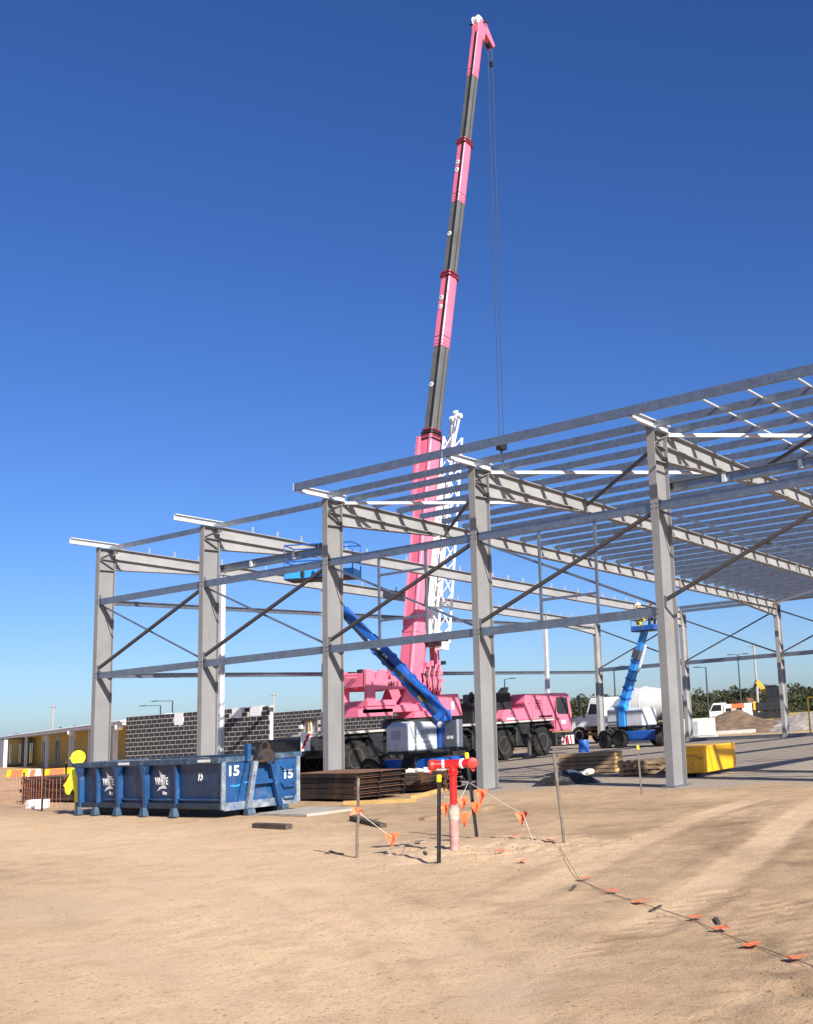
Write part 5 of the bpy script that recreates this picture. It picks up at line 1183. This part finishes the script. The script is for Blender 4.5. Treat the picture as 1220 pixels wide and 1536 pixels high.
for label, px, py, D_ in (('bare timber power pole beside the excavator', 1131, 966, 130), ('bare timber pole above the left building roof', 80, 1058, 150), ('thin pale pole above the far block wall', 411, 1040, 150)):
    q, h = pole_at(px, py, D_); t = thing('power_pole', label, 'pole', (q.x, q.y, 0))
    MB().tube((0, 0, 0), (0, 0, h), .17, .11, n=9).build('pole', M['polew'], t)
    MB().bar((-.7, 0, h-.3), (.7, 0, h-.3), .08, .1).build('cross_arm', M['polew'], t)
YF = thing('guard_frame', 'thin yellow steel guard frame standing outside the back wall', 'frame', (11.2, 29.4, 0), rad(25))
for xx in (0, 1.3): MB().tube((xx, 0, 0), (xx, 0, 1.8), .04, n=8).build('post', M['ycap'], YF)
MB().tube((0, 0, 1.8), (1.3, 0, 1.8), .04, n=8).build('rail', M['ycap'], YF)

# ================================================================== woodland
def leafm(name, c0, c1):
    m, nt, bs = nodes_of(name); geo = nt.nodes.new('ShaderNodeNewGeometry').outputs['Position']
    c = mixc(nt, ramp(nt, noise(nt, geo, .35, 5), ((.35, 0.0), (.65, 1.0))), c0, c1)
    c = mixc(nt, ramp(nt, noise(nt, geo, 3.0, 4), ((.5, 0.0), (.8, .5))), c, tuple(v*.5 for v in c0))
    nt.links.new(c, bs.inputs['Base Color']); bs.inputs['Roughness'].default_value = .75; bs.inputs['Specular IOR Level'].default_value = .2
    return m
LEAF = leafm('gum_foliage', (.022, .028, .014), (.078, .080, .038))
rw = np.random.RandomState(5)
wv = []; wf = []
def add_tree(x, y, h, rad_, nleaf, z0=0.0):
    # trunk
    base = len(wv); t = h*.45
    for (px_, py_, pz_) in ((-.09, -.09, 0), (.09, -.09, 0), (.0, .11, 0), (-.04, -.04, t), (.04, -.04, t), (0, .05, t)): wv.append((x+px_*h*.12, y+py_*h*.12, z0+pz_))
    wf.extend([(base, base+1, base+4, base+3), (base+1, base+2, base+5, base+4), (base+2, base, base+3, base+5)])
    nc = 7
    cs = [(x+rw.uniform(-.75, .75)*rad_, y+rw.uniform(-.75, .75)*rad_, z0+h*rw.uniform(.42, .86), rad_*rw.uniform(.28, .52)) for _ in range(nc)]
    for k in range(nleaf):
        cx, cy, cz, cr = cs[k % nc]
        d = rw.normal(size=3); d /= np.linalg.norm(d); r = cr*rw.uniform(.45, 1.05)
        c = np.array([cx, cy, cz])+d*r*np.array([1, 1, .75])
        s = rw.uniform(.16, .42)*max(.6, h/7); u = rw.normal(size=3); u /= np.linalg.norm(u); v = np.cross(u, rw.normal(size=3)); v /= np.linalg.norm(v)
        b_ = len(wv)
        for a_, e_ in ((-1, -.6), (1, -.5), (.8, .7), (-.7, .6)): wv.append(tuple(c+u*a_*s+v*e_*s))
        wf.append((b_, b_+1, b_+2, b_+3))
def tree_line(px0, px1, step, D0, D1, ytop, spread, leaf):
    px = px0
    while px < px1:
        D_ = rw.uniform(D0, D1); yt = ytop(px)+rw.uniform(0, spread)
        q = at_depth(px, yt, D_); add_tree(q.x, q.y, max(2.5, q.z), max(1.6, q.z*.36), leaf)
        px += step*rw.uniform(.6, 1.4)
tl = lambda px: np.interp(px, [500, 640, 690, 720, 760, 800, 860, 900, 960, 1040, 1100, 1160, 1220, 1300], [1066, 1054, 1042, 1052, 1050, 1052, 1045, 1036, 1044, 1036, 1030, 1028, 1024, 1022])
tree_line(480, 1290, 4.5, 190, 205, tl, 16, 150)
tree_line(480, 1290, 5.5, 206, 225, tl, 9, 130)
tree_line(480, 1290, 17, 226, 240, lambda x: tl(x)-5, 7, 110)
tree_line(480, 1290, 3.2, 178, 190, lambda x: tl(x)+16, 12, 70)
for D_ in (172, 186):
    px = 480
    while px < 1290:
        q = at_ground(px, 1000); q = at_depth(px, tl(px)+26+rw.uniform(0, 8), D_+rw.uniform(-4, 4)); h_ = max(1.2, q.z+.6); add_tree(q.x, q.y, h_, 1.7, 34, -h_*.35); px += 3.0
tree_line(20, 130, 12, 230, 250, lambda x: np.interp(x, [20, 130], [1098, 1083]), 4, 110)
tree_line(-10, 480, 9, 260, 280, lambda x: np.interp(x, [0, 480], [1112, 1075]), 4, 80)
me = bpy.data.meshes.new('woodland'); me.from_pydata(wv, [], wf)
o = link('woodland', me, LEAF); tag(o, 'dark green wood of low gum trees along the horizon', 'wood', None, 'stuff')

# ================================================================== clods and stones on the dirt
rs_ = np.random.RandomState(8); cv = []; cf = []
def clod(x, y, s):
    z = gz(x, y); b_ = len(cv)
    for d in ((1, 0, 0), (-.9, .2, 0), (.1, 1, 0), (-.1, -1, 0), (.1, .1, .8)):
        j_ = rs_.uniform(.6, 1.2, 3); cv.append((x+d[0]*s*j_[0], y+d[1]*s*j_[1], z-.004+d[2]*s*j_[2]))
    cf.extend([(b_, b_+2, b_+4), (b_+2, b_+1, b_+4), (b_+1, b_+3, b_+4), (b_+3, b_, b_+4)])
def scatter(n, f, s0, s1):
    for _ in range(n): x, y = f(); clod(x, y, rs_.uniform(s0, s1)**1.0)
scatter(900, lambda: (24.7+rs_.normal()*1.0, -9.35+rs_.normal()*.8), .006, .022)
scatter(500, lambda: (31.5+rs_.normal()*.7, -13.7+rs_.normal()*1.2), .004, .018)
scatter(160, lambda: (21.8+rs_.normal()*.5, -14.6+rs_.normal()*.4), .006, .030)
scatter(1500, lambda: (rs_.uniform(15, 33), rs_.uniform(-17, -1)), .003, .012)
for _ in range(60):
    cx_, cy_ = rs_.uniform(17, 32), rs_.uniform(-16.5, -2)
    scatter(28, lambda: (cx_+rs_.normal()*.22, cy_+rs_.normal()*.12), .003, .013)
for pts in TRACKS_LUG:
    for _ in range(220):
        k = rs_.randint(len(pts)-1); f = rs_.rand(); a_, b_ = pts[k], pts[k+1]
        clod(a_[0]+(b_[0]-a_[0])*f+rs_.normal()*.16, a_[1]+(b_[1]-a_[1])*f+rs_.normal()*.16, rs_.uniform(.004, .016))
scatter(500, lambda: (rs_.uniform(14, 27), rs_.uniform(-1.0, .5)), .008, .03)
me = bpy.data.meshes.new('loose_clods'); me.from_pydata(cv, [], cf)
M['clod'] = mat('dry_clod', (.22, .145, .09), .95, 0, .5, 3, 0)
o = link('loose_clods', me, M['clod']); tag(o, 'small loose dirt clods and stones scattered over the ground', 'stones', None, 'stuff')
# scraps of bark and dark wood
for k, (px, py) in enumerate(((500, 1282), (510, 1285), (862, 1334), (985, 1362), (1078, 1382), (640, 1290), (560, 1232))):
    p = at_ground(px, py); o = MB().bar((-.10, 0, .01), (.10, .02, .02), .03, .012).build('wood_scrap', M['woodd'], None, loc=(p.x, p.y, gz(p.x, p.y))); o.rotation_euler = (0, 0, RND.uniform(0, 3)); tag(o, 'dark splinter of wood lying on the dirt', 'wood scrap', 'wood splinters on the dirt')
